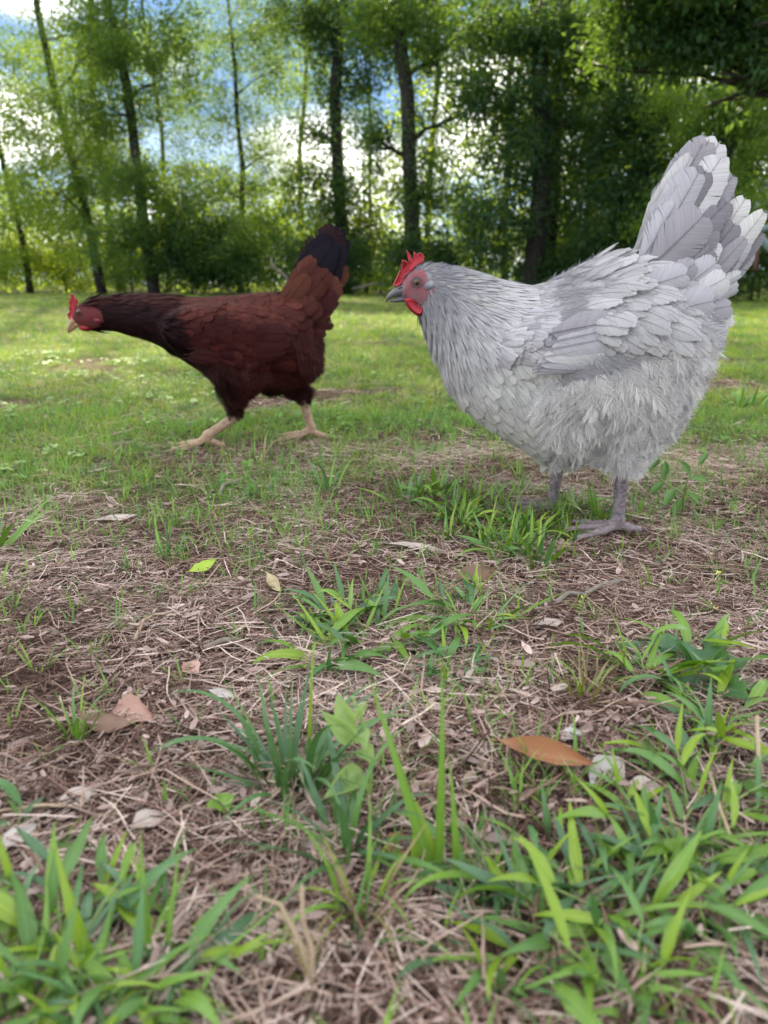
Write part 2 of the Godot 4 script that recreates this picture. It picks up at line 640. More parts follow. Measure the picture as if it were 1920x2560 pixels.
func leaf_spray(seed_at: int, leaves: int, size: float) -> ArrayMesh:
	# a twig's worth of separate leaves in about half a metre
	var st := start()
	var keep := rng.state
	rng.seed = seed_at
	for i in leaves:
		var c := Vector3(rng.randfn(0, 0.17), rng.randfn(0, 0.10), rng.randfn(0, 0.17))
		var b := turned(rr(0, TAU), rng.randfn(-0.25, 0.45), rng.randfn(0, 0.5))
		var l := size * rr(0.7, 1.25)
		var w := l * rr(0.2, 0.3)
		var a := c
		var m1 := c + b * Vector3(l * 0.45, 0.1 * l, w)
		var m2 := c + b * Vector3(l * 0.45, 0.1 * l, -w)
		var e := c + b * Vector3(l, -0.08 * l, 0)
		var mid := c + b * Vector3(l * 0.5, 0, 0)
		tri(st, a, m1, mid)
		tri(st, mid, m1, e)
		tri(st, a, mid, m2)
		tri(st, mid, e, m2)
	rng.state = keep
	return done(st)

func branch_path(a: Vector3, b: Vector3, n: int, wander: float, sag: float) -> Array:
	var pts := []
	var l := a.distance_to(b)
	for i in n + 1:
		var t := float(i) / n
		var p := a.lerp(b, t) + Vector3(0, sag * l * sin(t * PI), 0)
		if i > 0 and i < n:
			p += Vector3(rr(-1, 1), rr(-1, 1), rr(-1, 1)) * wander * l
		pts.append(p)
	return pts

# blobs: [centre (from the tree's foot), radii, how many sprays, spray size]
func tree(called: String, label: String, category: String, foot: Vector3, height: float, r: float, lean: Vector2, blobs: Array, leaf: int, group := "", bark := "bark") -> Node3D:
	var t := thing(called, label, category, foot, 0.0, group)
	var spine := []
	var radii := []
	for i in 10:
		var u := i / 9.0
		spine.append(Vector3(lean.x * u * height + 0.06 * sin(u * 6.0 + foot.x * 3.0) * height * 0.22 + 0.012 * sin(u * 21.0 + foot.x * 7.0) * height * 0.3, u * height - (0.25 if i == 0 else 0.0), lean.y * u * height))
		radii.append(r * (1.0 - 0.82 * u) * (1.25 if i == 0 else 1.0))
	var st := start()
	tube(st, spine, radii, 10, Color.WHITE, 0.05)
	part("trunk", done(st), mats[bark], t)
	var places := []
	for bl in blobs:
		var c: Vector3 = bl[0]
		var rad: Vector3 = bl[1]
		# a limb from the trunk into this mass of leaves
		var u := clampf((c.y - 0.35 * Vector2(c.x, c.z).length() - 0.1) / height, 0.08, 0.95)
		var from: Vector3 = spine[int(u * 9)].lerp(spine[mini(int(u * 9) + 1, 9)], u * 9 - int(u * 9))
		var rr0: float = clampf(r * (1.0 - 0.8 * u) * 0.42, 0.012, 0.09)
		var ls := start()
		var main := branch_path(from, c, 5, 0.035, 0.06)
		tube(ls, main, [rr0, rr0 * 0.8, rr0 * 0.65, rr0 * 0.5, rr0 * 0.4, rr0 * 0.3], 6)
		for q in 7:
			var s: Vector3 = main[2 + q % 4]
			var e: Vector3 = c + Vector3(rr(-1, 1) * rad.x, rr(-0.8, 1) * rad.y, rr(-1, 1) * rad.z) * 0.85
			tube(ls, branch_path(s, e, 4, 0.05, 0.05), [rr0 * 0.4, rr0 * 0.32, rr0 * 0.25, rr0 * 0.18, rr0 * 0.1], 4)
		part("limb", done(ls), mats[bark], t)
		var want: int = bl[2]
		var tries := 0
		want = int(want * (1.2 if bl[3] < 0.81 else 2.0 if foot.x > 1.2 else 1.9 if foot.x < -3.4 else 1.7)) if bl[3] < 1.5 else want
		while want > 0 and tries < bl[2] * 14:
			tries += 1
			var v := Vector3(rng.randfn(), rng.randfn(), rng.randfn()).normalized() * pow(rng.randf(), 0.42)
			var p := c + v * rad
			var w := p + foot
			if clump.get_noise_3d(w.x * 2.2, w.y * 3.0, w.z * 2.2) < (0.05 if w.x > 1.0 else 0.0) + 0.12 * rng.randf():
				continue
			if w.y < 0.12:
				continue
			want -= 1
			places.append(Transform3D(turned(rr(0, TAU), rng.randfn(0, 0.35), rng.randfn(0, 0.35)).scaled(Vector3.ONE * bl[3] * rr(0.75, 1.25)), p))
	var o := scatter("crown", spray_meshes[leaf % 3], mats["tree_leaf_%d" % leaf], places, PackedColorArray(), t)
	o.set_meta("kind", "stuff")
	return t

func high_crown(h: float, spread: float, n: int, from := 0.83) -> Array:
	# the part of a tall tree above the picture, which shades the lawn
	var out := []
	for k in 5:
		var a := k * TAU / 5 + rr(-0.4, 0.4)
		var rad: float = spread * rr(0.35, 0.6)
		out.append([Vector3(cos(a) * rad, h * rr(from, 0.94), 1.4 + sin(a) * rad * 0.4), Vector3(spread * 0.62, h * 0.055, spread * 0.36), n / 6, 2.1])
	out.append([Vector3(0, h * 0.96, 1.2), Vector3(spread * 0.5, h * 0.07, spread * 0.36), n / 6, 2.1])
	return out

func build_forest() -> void:
	spray_meshes = [leaf_spray(41, 15, 0.085), leaf_spray(42, 16, 0.075), leaf_spray(43, 13, 0.10)]
	var G0 := "trees along the edge of the wood"
	var z := 0.0
	var f := Vector3.ZERO
	# far left
	f = Vector3(-10.1009, 0, -22)
	tree("forest_tree", "tree with short dark trunk at the edge of the wood beyond the brown hen's comb", "tree", f, 10.0, 0.09, Vector2(-0.05, 0.0), [
		[Vector3(-10.2129, 2.2616, -22) - f, Vector3(1.9, 1.0, 1.5), 240, 1.1], [Vector3(-9.6144, 4.1481, -22) - f, Vector3(1.9, 1.0, 1.6), 240, 1.1], [Vector3(-9.803, 5.751, -22) - f, Vector3(1.5, 0.8, 1.5), 170, 1.0]] + high_crown(10.0, 3.0, 350, 0.9), 0, G0)
	f = Vector3(-7.3817, 0, -20.5)
	tree("forest_tree", "leaning dark trunk with light airy leaves above the brown hen's head", "tree", f, 19.5, 0.11, Vector2(-0.09, 0.0), [
		[Vector3(-6.7126, 3.6609, -19.2) - f, Vector3(0.9, 0.7, 0.7), 110, 0.95], [Vector3(-6.6163, 5.2998, -19.2) - f, Vector3(0.9, 0.8, 0.7), 110, 0.95], [Vector3(-7.6687, 1.7465, -20.5) - f, Vector3(1.4, 0.9, 1.2), 260, 1.0], [Vector3(-8.5453, 2.5074, -20.5) - f, Vector3(1.3, 0.8, 1.2), 200, 1.0], [Vector3(-6.757, 3.0263, -20.2) - f, Vector3(1.1, 0.7, 1.0), 170, 1.0], [Vector3(-7.8317, 3.3424, -20.5) - f, Vector3(1.7, 0.8, 1.4), 220, 1.0], [Vector3(-8.1685, 4.5989, -20.5) - f, Vector3(1.8, 0.8, 1.4), 200, 1.0], [Vector3(-7.4101, 5.9753, -20.5) - f, Vector3(1.9, 0.8, 1.4), 190, 1.0]] + high_crown(19.5, 4.8, 2600) + high_crown(19.5, 5.5, 380, 0.55), 1, G0)
	f = Vector3(-5.8614, 0, -19)
	tree("forest_tree", "tall straight dark trunk with thin yellow green crown over the brown hen's neck", "tree", f, 20.0, 0.13, Vector2(-0.035, 0.0), [
		[Vector3(-5.5635, 2.5564, -17.9) - f, Vector3(0.7, 0.5, 0.6), 80, 0.9], [Vector3(-5.5768, 4.9626, -17.9) - f, Vector3(0.9, 0.6, 0.7), 110, 0.9], [Vector3(-6.0643, 1.1021, -19) - f, Vector3(1.3, 0.8, 1.1), 220, 1.0], [Vector3(-4.9499, 1.6143, -18.6) - f, Vector3(1.2, 0.7, 1.1), 200, 1.0], [Vector3(-5.1781, 2.4343, -19) - f, Vector3(1.5, 0.6, 1.3), 150, 1.0], [Vector3(-6.3117, 4.1223, -19) - f, Vector3(1.3, 0.7, 1.2), 150, 1.0], [Vector3(-5.0721, 4.6907, -19) - f, Vector3(1.2, 0.8, 1.3), 120, 1.0], [Vector3(-5.5959, 5.7944, -19) - f, Vector3(1.8, 0.7, 1.3), 170, 1.0]] + high_crown(20.0, 5.2, 2600) + high_crown(20.0, 5.5, 420, 0.60), 0, G0)
	f = Vector3(-6.5372, 0, -24)
	tree("forest_tree", "slender grey stem beside the tall straight trunk over the brown hen's neck", "tree", f, 10.5, 0.09, Vector2(-0.02, 0.0), [
		[Vector3(-5.785, 3.5354, -24) - f, Vector3(1.4, 0.8, 1.3), 110, 0.95], [Vector3(-6.1152, 5.2263, -24) - f, Vector3(1.4, 0.8, 1.2), 90, 0.95], [Vector3(-5.883, 6.6442, -24) - f, Vector3(1.6, 0.7, 1.2), 110, 0.95]] + high_crown(10.5, 2.4, 250, 0.92), 1, G0)
	f = Vector3(-4.2715, 0, -23)
	tree("forest_tree", "tree of lacy leaves and bright sky gaps above the brown hen's back", "tree", f, 10.5, 0.10, Vector2(0.03, 0.0), [
		[Vector3(-4.5654, 2.7742, -23) - f, Vector3(2.2, 0.9, 1.8), 330, 0.85], [Vector3(-3.1497, 3.8136, -23) - f, Vector3(2.2, 1.1, 1.8), 300, 0.82], [Vector3(-4.6706, 4.6237, -23) - f, Vector3(2.2, 1.1, 1.8), 240, 0.82], [Vector3(-2.952, 5.8049, -23) - f, Vector3(2.2, 1.1, 1.8), 260, 0.82], [Vector3(-4.3188, 6.665, -23) - f, Vector3(2.2, 1.0, 1.8), 260, 0.82], [Vector3(-2.5699, 7.2266, -23) - f, Vector3(2.0, 0.9, 1.8), 260, 0.82]] + high_crown(10.5, 3.0, 350, 0.92), 0, G0)
	f = Vector3(-0.8048, 0, -19.5)
	tree("forest_tree", "broad dark trunk rising behind the brown hen's upright tail", "tree", f, 20.0, 0.17, Vector2(-0.012, 0.0), [
		[Vector3(-1.2617, 2.2213, -19.5) - f, Vector3(1.4, 0.9, 1.2), 260, 1.0], [Vector3(-0.5919, 1.2158, -19.5) - f, Vector3(1.0, 0.6, 1.0), 130, 1.0], [Vector3(-1.515, 3.7131, -19.5) - f, Vector3(0.9, 0.7, 1.0), 80, 0.9], [Vector3(-0.7416, 4.9702, -19.5) - f, Vector3(1.2, 0.8, 1.1), 160, 1.0], [Vector3(0, 6.0968, -19.5) - f, Vector3(1.9, 0.7, 1.3), 330, 1.0], [Vector3(-1.8232, 5.9385, -19.5) - f, Vector3(1.2, 0.6, 1.2), 130, 0.9]] + high_crown(20.0, 5.0, 1500) + high_crown(20.0, 5.5, 480, 0.58), 2, G0)
	f = Vector3(0.4622, 0, -16)
	tree("forest_tree", "dark trunk leaning over against the bright sky gap before the grey hen's beak", "tree", f, 17.0, 0.17, Vector2(-0.045, 0.0), [
		[Vector3(0.9528, 2.0272, -16) - f, Vector3(0.9, 0.7, 1.0), 170, 0.9], [Vector3(1.3151, 3.3139, -16) - f, Vector3(1.1, 0.9, 1.0), 130, 0.8], [Vector3(1.0604, 4.3367, -16) - f, Vector3(1.0, 0.6, 1.0), 110, 0.8], [Vector3(-0.2337, 2.9632, -16) - f, Vector3(0.6, 0.6, 0.9), 90, 0.9], [Vector3(0.2992, 4.9301, -16) - f, Vector3(1.4, 0.6, 1.2), 270, 0.95]] + high_crown(17.0, 4.2, 1500), 0, G0)
	f = Vector3(-0.3632, 0, -22)
	tree("forest_tree", "very thin grey stem between the broad trunk and the leaning trunk", "tree", f, 9.5, 0.06, Vector2(-0.03, 0.0), [[Vector3(-0.2164, 3.2674, -22) - f, Vector3(0.9, 0.9, 0.9), 90, 0.9], [Vector3(-0.7446, 4.4366, -22) - f, Vector3(0.9, 0.8, 0.9), 50, 0.9]] + high_crown(9.5, 1.6, 100, 0.92), 1, G0)
	f = Vector3(2.4845, 0, -14)
	tree("forest_tree", "black straight trunk rising behind the grey hen's shoulders", "tree", f, 17.0, 0.17, Vector2(-0.006, 0.0), [
		[Vector3(2.0386, 1.2942, -14) - f, Vector3(0.9, 0.7, 0.9), 170, 0.85], [Vector3(2.5334, 2.4465, -14) - f, Vector3(1.0, 0.7, 1.0), 230, 0.85], [Vector3(2.0106, 3.362, -14) - f, Vector3(0.9, 0.5, 0.9), 160, 0.85], [Vector3(2.2314, 4.2395, -14) - f, Vector3(1.3, 0.6, 1.0), 330, 0.85]] + high_crown(17.0, 4.4, 1600), 2, G0)
	f = Vector3(3.3904, 0, -15.5)
	tree("forest_tree", "dark trunk standing just past the black straight trunk over the grey hen's back", "tree", f, 16.0, 0.16, Vector2(0.004, 0.0), [
		[Vector3(3.5591, 1.6879, -15.5) - f, Vector3(1.0, 0.7, 0.9), 200, 0.85], [Vector3(3.5972, 3.2203, -15.5) - f, Vector3(1.2, 0.8, 1.0), 330, 0.85], [Vector3(3.5852, 4.3402, -15.5) - f, Vector3(1.2, 0.7, 1.0), 330, 0.85]] + high_crown(16.0, 4.0, 1300), 0, G0)
	f = Vector3(4.3829, 0, -18)
	tree("forest_tree", "thin dark pole of a tree in the gloom above the grey hen's back", "tree", f, 14.0, 0.09, Vector2(0.0, 0.0), [[Vector3(4.0005, 1.2325, -18) - f, Vector3(1.3, 0.7, 0.9), 190, 0.9], [Vector3(4.7815, 2.7315, -18) - f, Vector3(1.3, 0.9, 0.9), 240, 0.9]] + high_crown(14.0, 3.0, 600), 1, G0)
	f = Vector3(4.1786, 0, -13.5)
	tree("forest_tree", "dense dark tree directly behind the front edge of the grey hen's tail", "tree", f, 16.0, 0.15, Vector2(0.0, 0.0), [
		[Vector3(3.9316, 1.2594, -13.5) - f, Vector3(0.9, 0.7, 0.9), 230, 0.85], [Vector3(4.1838, 2.1287, -13.5) - f, Vector3(1.0, 0.7, 0.9), 280, 0.85], [Vector3(4.0182, 3.1378, -13.5) - f, Vector3(1.1, 0.7, 1.0), 330, 0.85], [Vector3(4.0559, 4.0442, -13.5) - f, Vector3(1.2, 0.6, 1.0), 360, 0.85]] + high_crown(16.0, 4.2, 1300), 2, G0)
	f = Vector3(4.9525, 0, -12)
	tree("forest_tree", "dense tree with sunlit yellow patches directly above the tip of the grey hen's tail", "tree", f, 16.0, 0.16, Vector2(0.01, 0.0), [
		[Vector3(4.5794, 1.155, -12) - f, Vector3(0.9, 0.8, 0.9), 260, 0.85], [Vector3(5.1431, 1.8735, -12) - f, Vector3(0.9, 0.7, 0.9), 260, 0.85], [Vector3(4.6218, 2.7215, -12) - f, Vector3(0.9, 0.5, 0.8), 190, 0.85], [Vector3(5.3378, 2.5654, -12) - f, Vector3(0.9, 0.6, 0.8), 230, 0.85]] + high_crown(16.0, 4.2, 1300), 1, G0)
	# the near tree whose boughs hang in from the right
	f = Vector3(4.9, 0, -7.6)
	tree("overhanging_tree", "near tree whose leafy boughs hang into the top corner above the grey hen's tail", "tree", f, 12.0, 0.24, Vector2(0.0, 0.0), [
		[Vector3(3.0911, 2.5098, -7.6) - f, Vector3(0.75, 0.4, 0.8), 330, 0.75], [Vector3(2.6591, 2.5962, -7.9) - f, Vector3(0.6, 0.35, 0.7), 250, 0.7], [Vector3(2.2878, 2.4879, -8.1) - f, Vector3(0.45, 0.3, 0.6), 130, 0.65], [Vector3(3.3646, 2.1004, -7.6) - f, Vector3(0.5, 0.3, 0.6), 150, 0.7], [Vector3(2.7885, 2.9346, -7.6) - f, Vector3(1.3, 0.4, 1.0), 420, 0.8]] + high_crown(12.0, 3.4, 900), 2)
	# bushes along the edge of the wood
	var B := "bushes along the edge of the wood"
	for b in [
		["bush at the far left end of the lawn below the small dark trunk", -30, -21.5, 1.7, 1.5, 1, 420],
		["pale green bush between the two leftmost leaning trunks", 165, -22.5, 1.6, 1.7, 3, 420],
		["bright bush beneath the tall straight trunk beyond the brown hen's neck", 330, -23.0, 1.7, 1.9, 1, 420],
		["broad dark green bush beyond the brown hen's shoulders", 480, -19.5, 1.7, 1.7, 2, 560],
		["dark rounded bush beyond the brown hen's back", 620, -18.8, 1.5, 1.9, 0, 560],
		["yellow green sunlit bush behind the dark ones beyond the brown hen", 690, -22.5, 1.6, 2.3, 3, 420],
		["dark bush with pale bare branch at its foot beside the brown hen's tail", 790, -17.8, 1.2, 1.5, 2, 420],
		["sunlit bush filling the gap between the hens' heads and the leaning trunk", 950, -20.5, 1.7, 2.2, 3, 480],
		["low dark bush right behind the grey hen's comb", 1100, -15.8, 1.1, 1.2, 2, 380],
		["sunlit bush glowing between the grey hen's neck and the black trunk", 1190, -19.0, 1.7, 2.5, 1, 480],
		["dark low bush above the dip of the grey hen's back", 1370, -14.5, 1.2, 1.0, 2, 380],
		["green bush with gold flecks over the grey hen's rump", 1500, -17.5, 1.8, 2.0, 1, 520],
		["black green bush behind the grey hen's tail feathers", 1680, -13.0, 1.4, 1.7, 2, 520],
		["bush in deep shade past the grey hen's tail at the lawn's end", 1880, -13.5, 1.4, 1.9, 0, 520]]:
		f = Vector3(0, 0, b[2])
		var far: float = b[2]
		f.x = (b[1] - 960.0) / 1862.0 * (-far * 0.9555)
		var bl := []
		for k in 3:
			bl.append([Vector3(rr(-0.5, 0.5) * b[3], b[4] * rr(0.35, 0.7), rr(-0.3, 0.3)), Vector3(b[3] * 0.75, b[4] * 0.5, 1.1), b[6] / 3, 0.9])
		tree("bush", b[0], "bush", f, b[4] * 0.8, 0.035, Vector2(rr(-0.1, 0.1), 0.0), bl, b[5], B)
	# deeper in the wood
	var pl := [[], []]
	for i in 8000:
		var x := rr(-24, 24)
		var zz := rr(-36, -24)
		var h := rr(0.1, 7.5) if x > 0.5 else rr(0.1, 3.6)
		if clump.get_noise_3d(x * 0.7, h * 1.1, zz * 0.5) < (-0.22 if h < 2.8 else 0.0):
			continue
		pl[rng.randi() % 2].append(Transform3D(turned(rr(0, TAU), rr(-0.4, 0.4)).scaled(Vector3.ONE * rr(1.8, 3.0)), Vector3(x, h, zz)))
	for k in 2:
		tag(scatter("far_foliage", spray_meshes[k], mats["tree_leaf_%d" % (3 - k * 2)], pl[k], PackedColorArray(), self), "sunlit mass of leaves deep in the wood behind the trunks", "foliage", "foliage deep in the wood")
	var k := 0
	for q in [[-9.5, -28.0, 0.14], [-3.0, -30.0, 0.12], [1.6, -27.0, 0.13], [4.4, -24.0, 0.13], [6.6, -22.0, 0.15], [8.8, -20.0, 0.14], [3.2, -20.0, 0.09], [7.6, -17.0, 0.11]]:
		tree("forest_tree", "dim trunk deep in the wood, " + ["past the leftmost bushes", "in line with the brown hen's neck", "in line with the grey hen's comb", "over the grey hen's neck", "over the grey hen's mid back", "over the grey hen's rump", "slimmest one over the grey hen's neck", "behind the grey hen's tail"][k], "tree", Vector3(q[0], 0, q[1]), 15.0, q[2], Vector2(rr(-0.02, 0.02), 0), [
			[Vector3(rr(-0.5, 0.5), 4.5, 0.2), Vector3(2.0, 1.6, 1.4), 150, 1.2], [Vector3(rr(-0.5, 0.5), 7.5, 0.2), Vector3(2.2, 1.6, 1.6), 150, 1.4]] + high_crown(15.0, 3.5, 500), k % 3, "dim trunks deeper in the wood")
		k += 1
	# pale fallen branches at the foot of the bushes
	var fb := start()
	tube(fb, [Vector3(-2.0784, 0.2619, -17) , Vector3(-2.1411, 0.4451, -17), Vector3(-2.3298, 0.5924, -16.9), Vector3(-2.4272, 0.7315, -16.9), Vector3(-2.4274, 0.8568, -17)], [0.03, 0.028, 0.022, 0.018, 0.01], 6)
	tube(fb, [Vector3(-2.3298, 0.5924, -16.9), Vector3(-2.469, 0.6234, -16.8), Vector3(-2.5742, 0.5745, -16.8)], [0.015, 0.012, 0.006], 5)
	tag(part("fallen_branch", done(fb), mats.pale_wood, self), "pale forked bare branch beside the brown hen's tail at the lawn's end", "branch")
	fb = start()
	tube(fb, [Vector3(-0.712, 0.1758, -17.3), Vector3(-0.442, 0.2274, -17.2), Vector3(-0.2208, 0.295, -17.2), Vector3(0.0444, 0.2609, -17.3)], [0.02, 0.025, 0.022, 0.012], 6)
	tag(part("fallen_branch", done(fb), mats.pale_wood, self), "pale low branch lying at the lawn's end between the two hens", "branch")
	# a swing frame's leg and its hanging rope at the right edge
	var sw := thing("swing_frame", "pale green metal pole and hanging rusty chain past the grey hen's tail", "swing frame", Vector3(2.6908, 0.1787, -5.2))
	var o := sw.position
	var ps := start()
	tube(ps, [Vector3(2.4355, 0.6329, -5.2) - o, Vector3(2.7463, 0.3328, -5.2) - o, Vector3(2.9096, 0.1579, -5.2) - o], [0.022, 0.022, 0.022], 10)
	part("pole", done(ps), mats.green_paint, sw)
	ps = start()
	tube(ps, [Vector3(2.4295, 0.6378, -5.2) - o, Vector3(2.7115, 0.6958, -5.4) - o, Vector3(3.515, 0.7858, -5.9) - o], [0.02, 0.02, 0.02], 10)
	part("crossbar", done(ps), mats.green_paint, sw)
	ps = start()
	tube(ps, [Vector3(2.4845, 0.6235, -5.25) - o, Vector3(2.4885, 0.5612, -5.25) - o, Vector3(2.4874, 0.4605, -5.25) - o, Vector3(2.4864, 0.3944, -5.25) - o], [0.007, 0.008, 0.011, 0.013], 7)
	part("chain", done(ps), mats.rust, sw)


# ---------------------------------------------------------------- single plants and fallen things

var leaf_kinds := []
var tinted := {}

func green(k: int) -> StandardMaterial3D:
	# living blades differ from blade to blade
	if tinted.is_empty():
		var tones := [Color(0.125, 0.27, 0.085), Color(0.155, 0.31, 0.07), Color(0.21, 0.38, 0.045), Color(0.30, 0.45, 0.035), Color(0.115, 0.23, 0.10), Color(0.40, 0.32, 0.13)]
		for i in tones.size():
			var m: StandardMaterial3D = mats.grass_blade.duplicate()
			m.vertex_color_use_as_albedo = true
			m.albedo_color = tones[i].linear_to_srgb()
			m.backlight = Color(0.24, 0.36, 0.05).linear_to_srgb()
			m.resource_name = "green_%d" % i
			tinted[i] = m
	return tinted[k]

func make_leaf_kinds() -> void:
	# broad blades (0..4), narrow ones (5..8)
	leaf_kinds = [blade(0.086, 0.7, 0.24, 0.34, 9), blade(0.095, 1.1, 0.2, 0.36, 9, 0.5), blade(0.07, 0.3, 0.32, 0.28, 8), blade(0.088, 1.5, 0.2, 0.34, 10, -0.6), blade(0.08, 0.9, 0.22, 0.34, 9, 0.9, 0.05),
		blade(0.022, 0.6, 0.4, 0.2, 8), blade(0.026, 1.2, 0.35, 0.2, 10, 0.6), blade(0.020, 0.2, 0.4, 0.15, 7), blade(0.028, 1.7, 0.35, 0.2, 11, -0.5)]

# a sprawling grass with broad blades on jointed stems
func crabgrass(label: String, at: Vector2, stems: int, stem_len: float, leaf_len: float, upright: float, tones: Array, group := "", bias := 0.0, bias_w := TAU) -> Node3D:
	var t := thing("crabgrass_plant", label, "grass plant", on_ground(at), 0.0, group)
	for s in stems:
		var yaw := bias + rr(-0.5, 0.5) * bias_w if bias_w < TAU else TAU * s / stems + rr(-0.5, 0.5)
		var el := rr(0.1, 0.95) * upright
		var l := stem_len * rr(0.6, 1.15)
		var pts := []
		var radii := []
		var p := Vector3(rr(-0.004, 0.004), -0.003, rr(-0.004, 0.004))
		for i in 5:
			pts.append(p)
			radii.append(0.0011 - 0.00012 * i)
			var e := el * (1.0 - 0.12 * i) + 0.1
			p += Vector3(cos(yaw) * cos(e), sin(e), -sin(yaw) * cos(e)) * l / 4.0
		var st := start()
		tube(st, pts, radii, 6)
		part("stem", done(st), mats.stem, t)
		for i in range(1, 5):
			for side in ([-1.0, 1.0] if i < 4 and rng.randf() < 0.25 else [1.0 if i % 2 == 0 else -1.0]):
				var ly: float = yaw + side * rr(0.35, 1.1)
				var pitch := rr(0.0, 0.6) + 0.3 * upright
				var k := rng.randi() % 5 if rng.randf() < 0.58 else 5 + rng.randi() % 4
				var ll := leaf_len * rr(0.4, 1.15)
				part("leaf", leaf_kinds[k], green(tones[rng.randi() % tones.size()]), t, Transform3D(turned(ly, pitch, rr(-0.7, 0.7)) * Basis.from_scale(Vector3(ll, ll, ll * (rr(0.75, 1.15) if k < 5 else rr(1.4, 2.2)))), pts[i]))
		if rng.randf() < 0.6:
			part("leaf", leaf_kinds[2], green(3 if rng.randf() < 0.5 else tones[0]), t, Transform3D(turned(yaw + rr(-0.3, 0.3), rr(0.8, 1.3), rr(-0.8, 0.8)).scaled(Vector3.ONE * leaf_len * rr(0.5, 0.85)), pts[4]))
	return t

# a clump of narrow blades from one crown
func grass_clump(label: String, at: Vector2, blades: int, blade_len: float, lean: float, tones: Array, group := "", spread := 0.006, thin := 1.0) -> Node3D:
	var t := thing("grass_clump", label, "grass", on_ground(at), 0.0, group)
	for i in blades:
		var yaw := TAU * i / blades + rr(-0.6, 0.6)
		var k := 5 + rng.randi() % 4
		var s := blade_len * rr(0.5, 1.1)
		var from := Vector3(cos(yaw), 0, -sin(yaw)) * rr(0.0, spread) + Vector3(0, -0.002, 0)
		part("leaf", leaf_kinds[k], green(tones[rng.randi() % tones.size()]), t, Transform3D(turned(yaw, PI / 2 - rr(0.02, 1.0) * lean, rr(-0.6, 0.6)) * Basis.from_scale(Vector3(s, s, s * thin)), from))
	return t

# one blade set from its root to where its tip stands
func stalk(parent: Node3D, root: Vector3, tip: Vector3, width: float, kind: int, tone: Material, sag := 0.0) -> void:
	var d := tip - root
	var l := d.length()
	var b := aim(d, Vector3(0.2, 0.4, 1.0) + Vector3.UP * sag, l, l, l * width)
	part("leaf", leaf_kinds[kind], tone, parent, Transform3D(b, root))

func round_leaf(len_w: float, cup: float, notch: float, lobes := 0.0) -> ArrayMesh:
	# an oval leaf along +x, one unit long
	var st := start()
	var rows := []
	var n := 10
	for i in n + 1:
		var t := float(i) / n
		var w := len_w * sin(PI * pow(t, 0.8 if notch > 0.0 else 1.0)) + 0.004
		if lobes > 0.0:
			w *= 1.0 - lobes * (0.5 + 0.5 * cos(t * 22.0))
		var row := []
		for j in 5:
			var v := (j - 2) / 2.0
			var x := t - (notch * (1.0 - absf(v)) * t * t if notch > 0.0 else 0.0)
			row.append(Vector3(x, cup * v * v * w + 0.12 * t - 0.2 * t * t + 0.012 * sin(t * 14.0 + v * 3.0), v * w))
		rows.append(row)
	for i in n:
		for j in 4:
			var dim := 0.9 if j % 2 == 0 else 1.0
			var c := Color(dim, dim, dim)
			tri(st, rows[i][j], rows[i][j + 1], rows[i + 1][j + 1], c, c, c)
			tri(st, rows[i][j], rows[i + 1][j + 1], rows[i + 1][j], c, c, c)
	return done(st)

